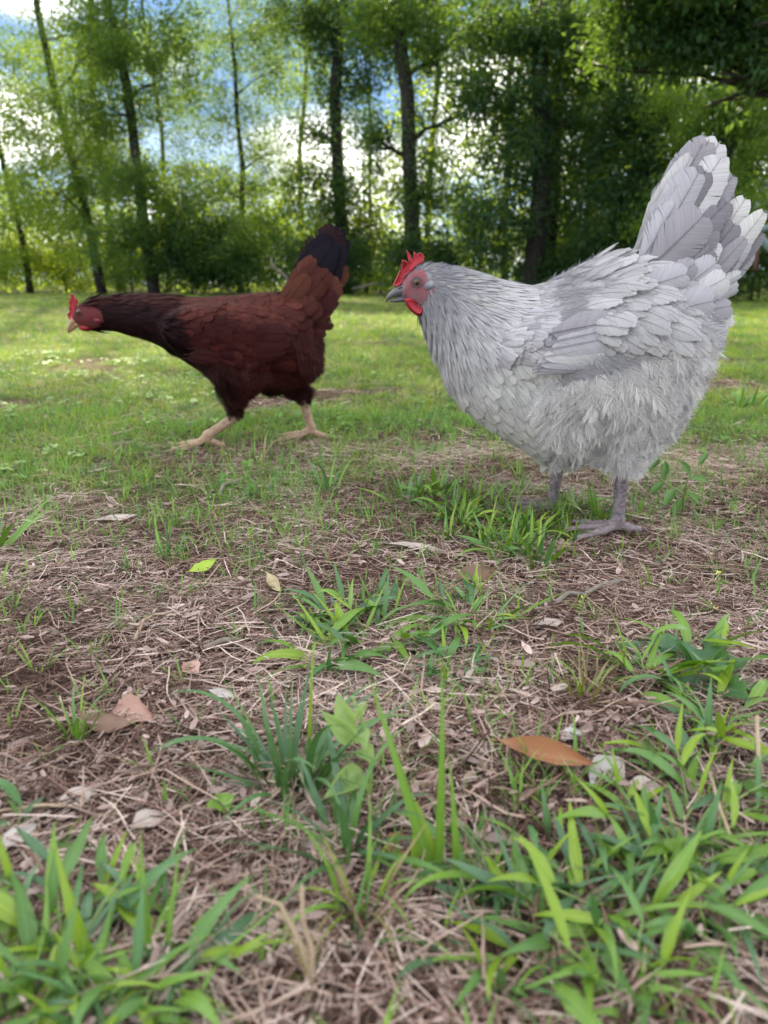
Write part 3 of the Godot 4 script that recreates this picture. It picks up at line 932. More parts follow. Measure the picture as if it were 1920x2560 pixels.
func build_plants() -> void:
	make_leaf_kinds()
	var wide := [0, 1, 1, 2, 2, 3, 4]
	var fresh := [1, 2, 2, 3]
	var cool := [0, 1, 4, 1]
	# near left corner
	var t := crabgrass("broad bladed crabgrass filling the bottom corner under the tall single blade", Vector2(-0.1564, -0.2774), 10, 0.055, 0.052, 0.75, wide)
	stalk(t, on_ground(Vector2(-0.14, -0.2774)) - t.position, Vector3(-0.1593, 0.0657, -0.292) - t.position, 0.78, 2, green(3))
	t = crabgrass("crabgrass with two thin upright blades between the bottom corner clump and the dry stalks", Vector2(-0.1097, -0.2795), 9, 0.045, 0.05, 0.8, wide)
	stalk(t, on_ground(Vector2(-0.1137, -0.2818)) - t.position, Vector3(-0.1196, 0.0646, -0.3) - t.position, 0.45, 2, green(2))
	stalk(t, on_ground(Vector2(-0.1077, -0.2862)) - t.position, Vector3(-0.1035, 0.0483, -0.31) - t.position, 0.42, 2, green(2))
	crabgrass("crabgrass spreading along the bottom edge below the two thin upright blades", Vector2(-0.1179, -0.2493), 9, 0.035, 0.05, 0.7, wide)
	crabgrass("low crabgrass cut off by the bottom left corner", Vector2(-0.1626, -0.2456), 6, 0.035, 0.05, 0.8, fresh)
	crabgrass("small crabgrass sprig at the left edge just above the tall single blade", Vector2(-0.2179, -0.3529), 4, 0.03, 0.035, 0.6, cool)
	crabgrass("crabgrass sprays crowding the corner between the tall single blade and the bottom edge", Vector2(-0.1727, -0.2752), 9, 0.05, 0.045, 0.7, fresh)
	crabgrass("crabgrass reaching in from the sprawl below the orange leaf towards its shaded side", Vector2(0.1598, -0.3592), 8, 0.05, 0.045, 0.55, wide)
	# bottom right sprawl
	crabgrass("crabgrass with long blue green blades sprawling below the orange leaf", Vector2(0.122, -0.3182), 10, 0.06, 0.05, 0.5, wide)
	crabgrass("crabgrass lying in front of the sprawl below the orange leaf, with one curled yellow blade", Vector2(0.0918, -0.3078), 9, 0.055, 0.052, 0.55, wide)
	crabgrass("crabgrass at the right edge behind the long bent dry stalk", Vector2(0.1876, -0.3759), 9, 0.055, 0.05, 0.6, wide)
	crabgrass("crabgrass reaching over dark soil at the right edge, below the long bent dry stalk's middle", Vector2(0.1658, -0.3264), 8, 0.04, 0.055, 0.4, cool)
	crabgrass("nearest crabgrass, blurred at the bottom edge right of the dry thatch", Vector2(0.1119, -0.2648), 5, 0.045, 0.048, 0.8, fresh)
	crabgrass("small grey green crabgrass shoots at the foot of the tall upright blades", Vector2(0.0613, -0.3437), 9, 0.03, 0.038, 0.5, cool)
	crabgrass("crabgrass leaves right of the small white crumpled leaf", Vector2(0.2233, -0.4254), 8, 0.04, 0.05, 0.6, wide)
	crabgrass("sparse crabgrass leaves between the sprawl and the bottom edge", Vector2(0.0576, -0.2885), 4, 0.03, 0.045, 0.5, cool)
	# right middle
	crabgrass("upright crabgrass with broad shining blades beside the lobed dark weed", Vector2(0.2145, -0.5442), 6, 0.03, 0.062, 0.9, fresh)
	crabgrass("crabgrass with long arching blades at the right edge below the lobed dark weed", Vector2(0.2569, -0.4972), 6, 0.06, 0.058, 0.55, wide)
	crabgrass("single tall broad crabgrass shoot rising behind the lobed dark weed", Vector2(0.2812, -0.5992), 3, 0.035, 0.06, 1.2, fresh)
	# middle patch
	var M := "crabgrass patch in the middle of the bare ground"
	crabgrass("blue green crabgrass, front left part of the patch in the middle of the bare ground", Vector2(-0.0573, -0.5992), 8, 0.05, 0.06, 0.4, wide, M)
	crabgrass("crabgrass heart of the middle patch, around the pale jointed stems", Vector2(-0.0075, -0.6304), 9, 0.055, 0.058, 0.45, wide, M)
	crabgrass("crabgrass at the back of the middle patch with blades standing against bare soil", Vector2(-0.0401, -0.6828), 6, 0.045, 0.052, 0.6, cool, M)
	crabgrass("taller loose crabgrass on the side of the middle patch towards the grey hen", Vector2(0.0823, -0.6646), 8, 0.06, 0.05, 0.8, wide, M)
	crabgrass("small crabgrass with drooping thin blades beside the middle patch, above the two upright blades", Vector2(0.0578, -0.5638), 4, 0.03, 0.05, 0.9, cool, M)
	# around the grey hen's feet
	var H := "lush grass at the grey hen's feet"
	var k := 0
	for q in [[1020,1255],[1090,1235],[1130,1290],[1190,1260],[1250,1300],[1290,1240],[1330,1340],[1210,1350],[1270,1380],[1400,1300],[1440,1260],[1490,1300],[1345,1405],[1430,1350],[1600,1290],[1120,1340]]:
		var where: Vector2 = [Vector2(0.0365, -1.0879),Vector2(0.0822, -1.1327),Vector2(0.0973, -1.0169),Vector2(0.1388, -1.0772),Vector2(0.1632, -0.9982),Vector2(0.2066, -1.1212),Vector2(0.1952, -0.9291),Vector2(0.1298, -0.9131),Vector2(0.1538, -0.8681),Vector2(0.2477, -0.9982),Vector2(0.2897, -1.0772),Vector2(0.2983, -0.9982),Vector2(0.1842, -0.8336),Vector2(0.2441, -0.9131),Vector2(0.3664, -1.0169),Vector2(0.0844, -0.9291)][k]
		var words: String = ["furthest out under the grey hen's breast", "behind the arching blades under the breast", "with arching blades under the breast", "under the grey hen's keel", "in front of the far foot", "half hidden behind the far shank's toes", "between the two feet, towards us", "ahead of the patch's near edge", "at the near tip of the patch", "just behind the far foot's ankle", "behind the gap between the legs", "shaded between the legs beside the near shank", "lone outlier nearest to us", "touching the near foot's toes", "behind the near foot's heel", "at the outer corner below the breast"][k]
		grass_clump("bright green grass clump " + words, where, 22, 0.04 if k in [4, 5, 9, 10] else 0.064 if k < 13 else 0.045, 1.15, [1, 2, 2, 1, 0, 3], H, 0.028, 2.3)
		k += 1
	for q in [[Vector2(0.1052, -0.98), "broad green crabgrass below the grey hen's breast"], [Vector2(0.1876, -0.9455), "broad green crabgrass between the grey hen's feet"], [Vector2(0.0615, -1.0988), "broad green crabgrass at the outer end of the grass under the grey hen"], [Vector2(0.141, -0.8827), "broad green crabgrass at the near end of the grass under the grey hen"], [Vector2(0.2762, -1.0463), "broad green crabgrass in the shade behind the grey hen's legs"]]:
		crabgrass(q[1], q[0], 8, 0.035, 0.045, 0.9, fresh, H)
	# other clumps
	grass_clump("dense small tuft of bright fine grass beside the dark spotted leaf", Vector2(-0.2238, -0.4712), 20, 0.05, 0.75, [2, 3, 2, 1], "", 0.005, 1.3)
	grass_clump("green clump with long arching blades cut by the left edge", Vector2(-0.4778, -0.861), 22, 0.11, 1.1, [2, 1, 3, 1], "", 0.014, 1.8)
	grass_clump("half dry yellowing tuft of fine grass in the bare middle ground", Vector2(0.1564, -0.5169), 26, 0.048, 0.6, [5, 5, 2, 3], "", 0.012, 1.0)
	grass_clump("straw coloured dry tuft just behind the half dry yellowing one", Vector2(0.1675, -0.5349), 14, 0.05, 0.7, [5], "", 0.02, 0.8)
	grass_clump("small bright tuft alone on the litter below the grey hen's near foot", Vector2(0.2088, -0.6691), 9, 0.035, 0.8, [2, 3], "", 0.004, 1.4)
	grass_clump("thin tuft with a short twig beside it, in front of the brown hen's track", Vector2(-0.2626, -0.8403), 8, 0.075, 0.5, [1, 2, 0], "", 0.012, 1.2)
	grass_clump("low green tuft left of the lime coloured leaf", Vector2(-0.2928, -0.814), 14, 0.03, 1.2, [2, 1, 3], "", 0.012, 1.6)
	grass_clump("green tuft beside the curved pale root", Vector2(-0.1892, -1.1099), 16, 0.05, 1.0, [1, 2, 0], "", 0.02, 1.6)
	grass_clump("wispy tall tuft between the two hens on the bare ground", Vector2(-0.0885, -1.1327), 14, 0.085, 0.8, [1, 2, 0], "", 0.03, 1.2)
	grass_clump("thin tuft at the bare patch's end, ahead of the grey hen's grass", Vector2(-0.0089, -1.0564), 12, 0.055, 1.2, [2, 5, 1], "", 0.012, 1.4)
	grass_clump("blue green wisps standing left of the grass under the grey hen", Vector2(-0.107, -0.9982), 10, 0.05, 0.9, [0, 0, 1], "", 0.025, 1.2)
	grass_clump("sparse blades at the lawn's near edge in front of the brown hen's foot", Vector2(-0.2356, -1.3357), 12, 0.07, 0.7, [2, 1, 5], "", 0.04, 1.2)
	grass_clump("leafy clump beyond the fluffy underside of the grey hen", Vector2(0.9464, -1.9734), 22, 0.09, 1.1, [2, 1, 1], "", 0.05, 2.2)
	grass_clump("single young blades on the bare ground right of the grey hen's foot", Vector2(0.2997, -0.76), 5, 0.05, 0.6, [2, 3], "", 0.02, 1.2)
	# the tall narrow clump in the centre foreground
	t = grass_clump("tall clump of narrow blue green blades standing in the centre foreground", Vector2(-0.064, -0.4212), 44, 0.095, 0.9, [0, 4, 1, 0], "", 0.022, 1.25)
	stalk(t, on_ground(Vector2(-0.0735, -0.4318)) - t.position, Vector3(-0.0883, 0.0682, -0.46) - t.position, 1.2, 5, green(0))
	stalk(t, on_ground(Vector2(-0.048, -0.4212)) - t.position, Vector3(-0.0217, 0.0646, -0.45) - t.position, 1.1, 5, green(0), 0.4)
	stalk(t, on_ground(Vector2(-0.0533, -0.4474)) - t.position, Vector3(-0.0487, 0.0845, -0.47) - t.position, 0.9, 7, green(3))
	grass_clump("arching narrow blades just before the tall centre clump", Vector2(-0.0212, -0.3592), 28, 0.085, 1.1, [0, 4, 1], "", 0.015, 1.3)
	grass_clump("yellowing narrow blades at the nearest end of the centre clumps", Vector2(-0.0128, -0.3156), 20, 0.065, 0.8, [2, 3, 5], "", 0.012, 1.2)
	# two tall upright blades
	t = thing("grass_clump", "three tall narrow upright blades left of the orange leaf", "grass", on_ground(Vector2(0.0284, -0.3437)))
	stalk(t, Vector3(0, -0.003, 0), Vector3(-0.0066, 0.1126, -0.362) - t.position, 1.5, 7, green(2))
	stalk(t, Vector3(0.002, -0.003, 0.0), Vector3(0.0341, 0.1206, -0.362) - t.position, 1.2, 7, green(2))
	stalk(t, on_ground(Vector2(0.0414, -0.3378)) - t.position, Vector3(0.0372, 0.0709, -0.35) - t.position, 1.7, 7, green(2))
	stalk(t, Vector3(-0.004, -0.003, 0.0), Vector3(0.0192, 0.0409, -0.35) - t.position, 2.6, 2, green(3))
	# dark dry stalks near the bottom edge
	t = thing("dry_stalk_cluster", "blurred dark dead stalks bending over near the bottom edge", "dry stalks", on_ground(Vector2(-0.0321, -0.2689)))
	for q in [[Vector3(-0.0578, 0.0553, -0.27), Vector3(-0.0475, 0.0488, -0.272)], [Vector3(-0.0368, 0.0609, -0.27), Vector3(-0.0374, 0.0396, -0.272)], [Vector3(-0.0509, 0.0361, -0.28), Vector3(-0.0437, 0.0289, -0.28)]]:
		var st := start()
		tube(st, [Vector3(rr(-0.004, 0.004), -0.003, rr(-0.003, 0.003)), (q[1] - t.position) * 0.6 + Vector3(0.002, 0, 0), q[1] - t.position, q[0] - t.position], [0.0013, 0.0012, 0.001, 0.0008], 6)
		part("stem", done(st), mats.dry_stem, t)
	stalk(t, Vector3(0.002, -0.003, 0), Vector3(-0.0477, 0.0419, -0.272) - t.position, 1.3, 7, green(5))
	# pale seedling
	t = thing("seedling", "pale green broad leaved seedling standing before the tall centre clump", "seedling", on_ground(Vector2(-0.009, -0.4013)))
	var oval := round_leaf(0.28, 0.5, 0.0)
	var sst := start()
	var top: Vector3 = Vector3(-0.014, 0.0529, -0.415) - t.position
	tube(sst, [Vector3(0, -0.003, 0), top * 0.5 + Vector3(0.003, 0, 0), top, Vector3(-0.0202, 0.0703, -0.415) - t.position], [0.0016, 0.0014, 0.0012, 0.0008], 7)
	part("stem", done(sst), mats.pale_seedling, t)
	for q in [[Vector3(-0.0177, 0.0503, -0.41), Vector3(-0.0313, 0.0749, -0.412), 1.0], [Vector3(-0.0189, 0.0561, -0.41), Vector3(-0.0101, 0.0686, -0.414), 0.8], [Vector3(-0.0178, 0.0401, -0.41), Vector3(-0.0392, 0.0696, -0.4), 0.7], [Vector3(-0.0152, 0.0377, -0.405), Vector3(-0.0061, 0.0396, -0.39), 1.5], [Vector3(-0.014, 0.0229, -0.405), Vector3(-0.0363, 0.0253, -0.375), 0.9], [Vector3(-0.0165, 0.0445, -0.41), Vector3(-0.0109, 0.0509, -0.39), 1.3], [Vector3(-0.0115, 0.0154, -0.405), Vector3(-0.0089, 0.0071, -0.4), 0.9]]:
		var d: Vector3 = q[1] - q[0]
		part("leaf", oval, mats.pale_seedling, t, Transform3D(aim(d, Vector3(rr(-0.4, 0.4), 0.6, 0.8), d.length() * 0.9, d.length() * 1.6, d.length() * q[2] * 0.8), q[0] - t.position))
	# four-leaved sorrel
	t = thing("clover_sprig", "four heart shaped lime green leaflets on one stalk over grey dead leaves", "clover", on_ground(Vector2(-0.1004, -0.3901)))
	var heart := round_leaf(0.52, 0.2, 0.35)
	sst = start()
	tube(sst, [Vector3(0, 0, 0), Vector3(-0.001, 0.009, 0.001)], [0.0006, 0.0005], 5)
	part("stem", done(sst), mats.stem, t)
	for i in 4:
		part("leaflet", heart, green(2), t, Transform3D(turned(0.5 + i * PI / 2 + rr(-0.15, 0.15), rr(0.1, 0.35), rr(-0.2, 0.2)).scaled(Vector3.ONE * rr(0.0085, 0.0105)), Vector3(-0.001, 0.009, 0.001)))
	# lobed dark weed
	t = thing("lobed_weed", "dark weed with lobed toothed leaves at the right edge of the bare ground", "weed", on_ground(Vector2(0.2794, -0.5571)))
	var lobed := round_leaf(0.26, 0.35, 0.0, 0.5)
	for i in 13:
		part("leaf", lobed, mats.weed_leaf, t, Transform3D(turned(TAU * i / 13.0 + rr(-0.2, 0.2), rr(0.15, 0.95), rr(-0.6, 0.6)).scaled(Vector3.ONE * rr(0.035, 0.06)), Vector3(rr(-0.012, 0.012), 0.002, rr(-0.012, 0.012))))
	t = thing("lobed_weed", "flat dark weed with toothed leaves lying left of the upright broad crabgrass", "weed", on_ground(Vector2(0.2385, -0.5846)))
	for i in 6:
		part("leaf", lobed, mats.weed_leaf, t, Transform3D(turned(1.2 + rr(-1.5, 2.0), rr(0.05, 0.4), rr(-0.4, 0.4)).scaled(Vector3.ONE * rr(0.03, 0.05)), Vector3(rr(-0.012, 0.012), 0.002, rr(-0.01, 0.01))))
	# branching leafy weed behind the hen
	t = thing("leafy_weed", "small branching weed with pointed leaves behind the grey hen's near leg", "weed", on_ground(Vector2(0.4342, -1.0324)))
	var fork: Vector3 = Vector3(0.431, 0.029, -1.03) - t.position
	sst = start()
	tube(sst, [Vector3.ZERO, fork, Vector3(0.4003, 0.0468, -1.03) - t.position, Vector3(0.3765, 0.0662, -1.03) - t.position], [0.0022, 0.0018, 0.0014, 0.001], 6)
	tube(sst, [fork, Vector3(0.4331, 0.0498, -1.03) - t.position, Vector3(0.446, 0.0703, -1.03) - t.position], [0.0016, 0.0013, 0.001], 6)
	part("stem", done(sst), mats.stem, t)
	for q in [[Vector3(0.3971, 0.0498, -1.03), Vector3(0.4034, 0.0767, -1.04)], [Vector3(0.4003, 0.0468, -1.03), Vector3(0.3784, 0.0318, -1.02)], [Vector3(0.4185, 0.0379, -1.03), Vector3(0.3964, 0.017, -1.01)], [Vector3(0.4339, 0.0527, -1.03), Vector3(0.466, 0.0468, -1.03)], [Vector3(0.4364, 0.0557, -1.03), Vector3(0.4234, 0.0767, -1.04)], [Vector3(0.446, 0.0703, -1.03), Vector3(0.462, 0.0884, -1.04)], [Vector3(0.4318, 0.032, -1.03), Vector3(0.4471, 0.0188, -1.01)], [Vector3(0.3778, 0.0645, -1.03), Vector3(0.3942, 0.0826, -1.04)], [Vector3(0.4288, 0.023, -1.03), Vector3(0.4131, 0.002, -1.02)]]:
		var d: Vector3 = q[1] - q[0]
		part("leaf", oval, green(1), t, Transform3D(aim(d, Vector3(rr(-0.4, 0.4), 0.8, 0.6), d.length(), d.length(), d.length() * 0.7), q[0] - t.position))
	# little yellow flowered weeds
	k = 0
	for q in [[Vector2(0.1969, -0.6923), Vector3(0.1987, 0.012, -0.7), "tiny weed with yellow buds beside the knobbly grey twig"], [Vector2(0.3497, -0.7222), Vector3(0.3467, 0.0316, -0.72), "bent grass shoot with pale yellow flowers right of the near foot"], [Vector2(0.3277, -0.6876), Vector3(0.3316, 0.009, -0.69), "tiny yellow flowered weed over the single tall shoot"]]:
		t = thing("flowering_weed", q[2], "weed", on_ground(q[0]))
		var tip: Vector3 = q[1] - t.position
		sst = start()
		tube(sst, [Vector3.ZERO, tip * 0.5 + Vector3(0.003, 0, 0), tip], [0.0009, 0.0008, 0.0006], 5)
		part("stem", done(sst), mats.stem, t)
		for i in 7:
			part("leaf", leaf_kinds[2], green(2), t, Transform3D(turned(rr(0, TAU), rr(0.1, 1.0)).scaled(Vector3.ONE * rr(0.012, 0.026)), tip * rr(0.1, 0.8)))
		for i in 5:
			var ps := start()
			tube(ps, [Vector3(0, -0.0011, 0), Vector3(0, 0.0001, 0), Vector3(0, 0.0011, 0)], [0.0003, 0.0009, 0.0005], 6)
			part("flower", done(ps), mats.yellow_petal, t, Transform3D(Basis(), tip + Vector3(rr(-0.004, 0.004), rr(-0.003, 0.003), rr(-0.004, 0.004))))
		k += 1
	# long dry stalks
	for q in [[[Vector3(0.2056, 0.0236, -0.4), Vector3(0.2002, 0.0205, -0.372), Vector3(0.1998, 0.0109, -0.347), Vector3(0.1974, 0.0029, -0.318), Vector3(0.1941, -0.0048, -0.3)], "long bent dry stalk standing over the right hand crabgrass", 0.0011], [[Vector3(0.0806, -0.0066, -0.375), Vector3(0.0552, -0.0154, -0.345), Vector3(0.0403, -0.023, -0.33), Vector3(0.0211, -0.0264, -0.305)], "dry brown stalk slanting up from the bottom thatch", 0.0012], [[Vector3(0.2461, 0.0463, -0.43), Vector3(0.2395, 0.0327, -0.41), Vector3(0.2405, 0.0071, -0.402)], "upright broken straw stalk at the right edge", 0.0013],
			[[Vector3(0.0622, 0.0078, -0.51), Vector3(0.0769, 0.0047, -0.49), Vector3(0.0904, 0.0008, -0.47)], "straight pale straw lying in front of the dark bare hollow", 0.0007], [[Vector3(-0.153, -0.026, -0.46), Vector3(-0.1446, -0.0294, -0.43), Vector3(-0.139, -0.0387, -0.41)], "thin upright straw left of the four leaflets", 0.0006]]:
		var st := start()
		var o := on_ground(Vector2(q[0][-1].x, q[0][-1].z))
		var pts := []
		var rd := []
		for p in q[0]:
			pts.append(p - o)
			rd.append(q[2])
		tube(st, pts, rd, 7)
		var m := part("dry_stalk", done(st), mats.dry_stem, self, Transform3D(Basis(), o))
		tag(m, q[1], "dry stalk")

func dead_leaf(length: float, half: float, curl: float, bow: float, ragged: float, twist := 0.0) -> ArrayMesh:
	var st := start()
	var nx := 14
	var nz := 8
	var rows := []
	for i in nx + 1:
		var t := float(i) / nx
		var w := half * pow(sin(PI * clampf(t * 0.97 + 0.015, 0, 1)), 1.15)
		var row := []
		for j in nz + 1:
			var v := float(j) / nz * 2.0 - 1.0
			var e := 1.0 + (rr(-ragged, ragged) if absf(v) > 0.9 else 0.0)
			var p := Vector3((t - 0.5) * length, 0, v * w * e)
			p.y = curl * v * v * w + bow * length * (t - 0.5) * (t - 0.5) * 2.0 - 0.06 * half * exp(-v * v * 40.0) + 0.05 * half * sin(t * 11.0 + absf(v) * 4.0)
			p = p.rotated(Vector3.RIGHT, twist * (t - 0.5))
			row.append(p)
		rows.append(row)
	for i in nx:
		for j in nz:
			tri(st, rows[i][j], rows[i][j + 1], rows[i + 1][j + 1])
			tri(st, rows[i][j], rows[i + 1][j + 1], rows[i + 1][j])
	# stalk
	tube(st, [rows[0][nz / 2], rows[0][nz / 2] + Vector3(-length * 0.08, 0.0, 0.0)], [half * 0.05, half * 0.04], 5)
	return done(st)

func build_fallen_things() -> void:
	# ends of each leaf on the ground, half width, curl, bow, material, label, lift
	for q in [
		[Vector2(0.0781, -0.4406), Vector2(0.138, -0.4163), 0.0085, 1.3, 0.22, "leaf_orange", "smooth orange brown lance shaped leaf lying at the front of the bare ground", 0.010, 0.55],
		[Vector2(-0.2124, -0.5027), Vector2(-0.1726, -0.4892), 0.011, 0.9, -0.2, "leaf_pink", "pinkish curled leaf with brown blotch beside the bright fine tuft", 0.006, 0.5],
		[Vector2(-0.2299, -0.4892), Vector2(-0.1828, -0.4712), 0.010, -0.3, 0.1, "leaf_dark", "dark brown spotted leaf lying under the bright fine tuft", 0.010, 0.15],
		[Vector2(-0.4103, -0.989), Vector2(-0.3474, -1.0019), 0.010, 0.2, 0.05, "leaf_pale", "long pale tan leaf lying alone in front of the lawn", 0.004, 0.1],
		[Vector2(-0.2153, -0.7611), Vector2(-0.195, -0.8014), 0.007, 0.3, 0.2, "leaf_lime", "yellow green fresh fallen leaf on the bare ground", 0.008, 0.5],
		[Vector2(-0.1278, -0.7657), Vector2(-0.1045, -0.7222), 0.006, 1.2, 0.3, "leaf_straw", "small curled straw yellow leaf right of the lime coloured one", 0.003, 0.5],
		[Vector2(-0.0025, -0.8946), Vector2(0.0774, -0.8739), 0.009, 0.3, 0.0, "leaf_pale", "long flat tan leaf lying before the grass under the grey hen", 0.002, 0.05],
		[Vector2(0.0734, -0.7521), Vector2(0.1253, -0.7892), 0.012, 0.5, 0.25, "leaf_dark", "brown leaf half hidden behind the loose crabgrass towards the grey hen", 0.006, 0.45],
		[Vector2(-0.2065, -0.3919), Vector2(-0.1835, -0.4013), 0.008, 0.2, 0.1, "leaf_pale", "grey brown dead leaf with another beside it, above the bottom left crabgrass", 0.003, 0.2],
		[Vector2(-0.1507, -0.3674), Vector2(-0.1359, -0.3829), 0.008, 0.4, 0.1, "leaf_pale", "broad tan dead leaf between the grey brown one and the four leaflets", 0.003, 0.15],
		[Vector2(-0.2213, -0.3529), Vector2(-0.2092, -0.3724), 0.007, 0.3, 0.1, "leaf_white", "whitish dry leaf at the left edge above the tall single blade", 0.003, 0.2],
		[Vector2(0.1337, -0.4071), Vector2(0.1593, -0.4318), 0.011, 0.8, 0.3, "leaf_white", "white crumpled dry leaf touching the orange leaf's tip", 0.001, 0.2],
		[Vector2(0.143, -0.6446), Vector2(0.1719, -0.654), 0.008, 0.3, 0.1, "leaf_pale", "small grey leaf under the near end of the knobbly twig", 0.003, 0.1],
		[Vector2(0, -0.3529), Vector2(0.0167, -0.3657), 0.008, 0.4, 0.1, "leaf_orange", "red brown leaf scrap near the pale broken stick", 0.003, 0.3],
		[Vector2(0.0603, -0.4474), Vector2(0.0777, -0.452), 0.006, 0.3, 0.1, "leaf_pale", "pale flat leaf at the stalk end of the orange leaf", 0.003, 0.2],
		[Vector2(0.1564, -0.4091), Vector2(0.1785, -0.4052), 0.007, 0.3, 0.1, "leaf_pale", "broad pinkish tan leaf right of the white crumpled leaf", 0.003, 0.2],
		[Vector2(-0.1754, -0.5846), Vector2(-0.1564, -0.5638), 0.008, 0.4, 0.1, "leaf_pink", "small pink brown leaf left of the middle crabgrass patch", 0.003, 0.2],
		[Vector2(-0.1438, -0.5379), Vector2(-0.1192, -0.5288), 0.005, 0.4, 0.1, "leaf_white", "small whitish leaf beside the tall centre clump", 0.003, 0.2],
		[Vector2(0.1254, -0.4567), Vector2(0.1435, -0.4663), 0.006, 0.5, 0.1, "leaf_white", "pale curled leaf behind the orange leaf", 0.003, 0.3]]:
		var a: Vector2 = q[0]
		var b: Vector2 = q[1]
		var mid := (a + b) / 2.0
		var len := a.distance_to(b)
		var yaw := -atan2(b.y - a.y, b.x - a.x)
		var o := part("fallen_leaf", dead_leaf(len, minf(q[2], len * 0.42), q[3], q[4], 0.10, 0.5), mats[q[5]], self, Transform3D(turned(yaw, rr(-0.06, 0.1), q[8]), on_ground(mid, q[7] + 0.003)))
		tag(o, q[6], "leaf")
	# twigs
	for q in [
		[[Vector2(0.1755, -0.7001), Vector2(0.1926, -0.717), Vector2(0.2106, -0.7222), Vector2(0.2349, -0.7488), Vector2(0.2588, -0.7634)], 0.0028, "knobbly grey twig on the litter below the grey hen's near foot", "pale_wood"],
		[[Vector2(-0.2289, -0.6208), Vector2(-0.2289, -0.6471), Vector2(-0.2252, -0.6646), Vector2(-0.2086, -0.6681)], 0.0018, "bent brown twig on the bare ground before the lime leaf", "dry_stem"],
		[[Vector2(-0.2555, -1.1099), Vector2(-0.2562, -1.1492), Vector2(-0.243, -1.181), Vector2(-0.2311, -1.2066)], 0.0035, "curved pale root end beside the green tuft", "pale_wood"],
		[[Vector2(0.0113, -0.3598), Vector2(0.021, -0.3554), Vector2(0.0277, -0.3504), Vector2(0.0345, -0.3498)], 0.0030, "pale broken stick at the foot of the tall upright blades", "pale_wood"],
		[[Vector2(-0.2431, -0.3846), Vector2(-0.2117, -0.3864), Vector2(-0.1831, -0.3901)], 0.0011, "long straw coloured stick at the left edge", "dry_stem"],
		[[Vector2(-0.1629, -0.6068), Vector2(-0.1461, -0.6129), Vector2(-0.1329, -0.6208)], 0.0022, "short grey twig left of the middle crabgrass patch", "pale_wood"]]:
		var o: Vector3 = on_ground(q[0][0])
		var pts := []
		var rd := []
		for i in q[0].size():
			pts.append(on_ground(q[0][i], q[1] + 0.004 + (0.004 if i == 1 else 0.0)) - o)
			rd.append(q[1] * rr(0.75, 1.15))
		var st := start()
		tube(st, pts, rd, 8, Color.WHITE, 0.12)
		tag(part("twig", done(st), mats[q[3]], self, Transform3D(Basis(), o)), q[2], "twig")


# ---------------------------------------------------------------- birds: a body as one skin, meshed from a distance field

func field(lo: Vector3, hi: Vector3, cell: float) -> Dictionary:
	var n := Vector3i(((hi - lo) / cell).ceil()) + Vector3i.ONE
	var d := PackedFloat32Array()
	d.resize(n.x * n.y * n.z)
	d.fill(1.0)
	return {"lo": lo, "n": n, "c": cell, "d": d}

func smin(a: float, b: float, k: float) -> float:
	var h := maxf(k - absf(a - b), 0.0) / k
	return minf(a, b) - h * h * k * 0.25

func add_capsule(f: Dictionary, a: Vector3, b: Vector3, ra: float, rb: float, k: float) -> void:
	var lo: Vector3 = f.lo
	var c: float = f.c
	var n: Vector3i = f.n
	var d: PackedFloat32Array = f.d
	var pad := Vector3.ONE * (maxf(ra, rb) + 2.0 * k + 2.0 * c)
	var i0 := Vector3i(((a.min(b) - pad - lo) / c).floor()).clamp(Vector3i.ZERO, n - Vector3i.ONE)
	var i1 := Vector3i(((a.max(b) + pad - lo) / c).ceil()).clamp(Vector3i.ZERO, n - Vector3i.ONE)
	var ba := b - a
	var bb := maxf(ba.length_squared(), 1e-9)
	for x in range(i0.x, i1.x + 1):
		for y in range(i0.y, i1.y + 1):
			var at := (x * n.y + y) * n.z
			for z in range(i0.z, i1.z + 1):
				var pa := lo + Vector3(x, y, z) * c - a
				var h := clampf(pa.dot(ba) / bb, 0.0, 1.0)
				d[at + z] = smin(d[at + z], (pa - ba * h).length() - lerpf(ra, rb, h), k)
	f.d = d

func add_ellipsoid(f: Dictionary, m: Vector3, r: Vector3, k: float, turn := 0.0) -> void:
	var lo: Vector3 = f.lo
	var c: float = f.c
	var n: Vector3i = f.n
	var d: PackedFloat32Array = f.d
	var pad := Vector3.ONE * (maxf(r.x, maxf(r.y, r.z)) + 2.0 * k + 2.0 * c)
	var i0 := Vector3i(((m - pad - lo) / c).floor()).clamp(Vector3i.ZERO, n - Vector3i.ONE)
	var i1 := Vector3i(((m + pad - lo) / c).ceil()).clamp(Vector3i.ZERO, n - Vector3i.ONE)
	for x in range(i0.x, i1.x + 1):
		for y in range(i0.y, i1.y + 1):
			var at := (x * n.y + y) * n.z
			for z in range(i0.z, i1.z + 1):
				var p := (lo + Vector3(x, y, z) * c - m).rotated(Vector3(0, 0, 1), -turn)
				var k0 := (p / r).length()
				var k1 := (p / (r * r)).length()
				d[at + z] = smin(d[at + z], k0 * (k0 - 1.0) / maxf(k1, 1e-6), k)
	f.d = d

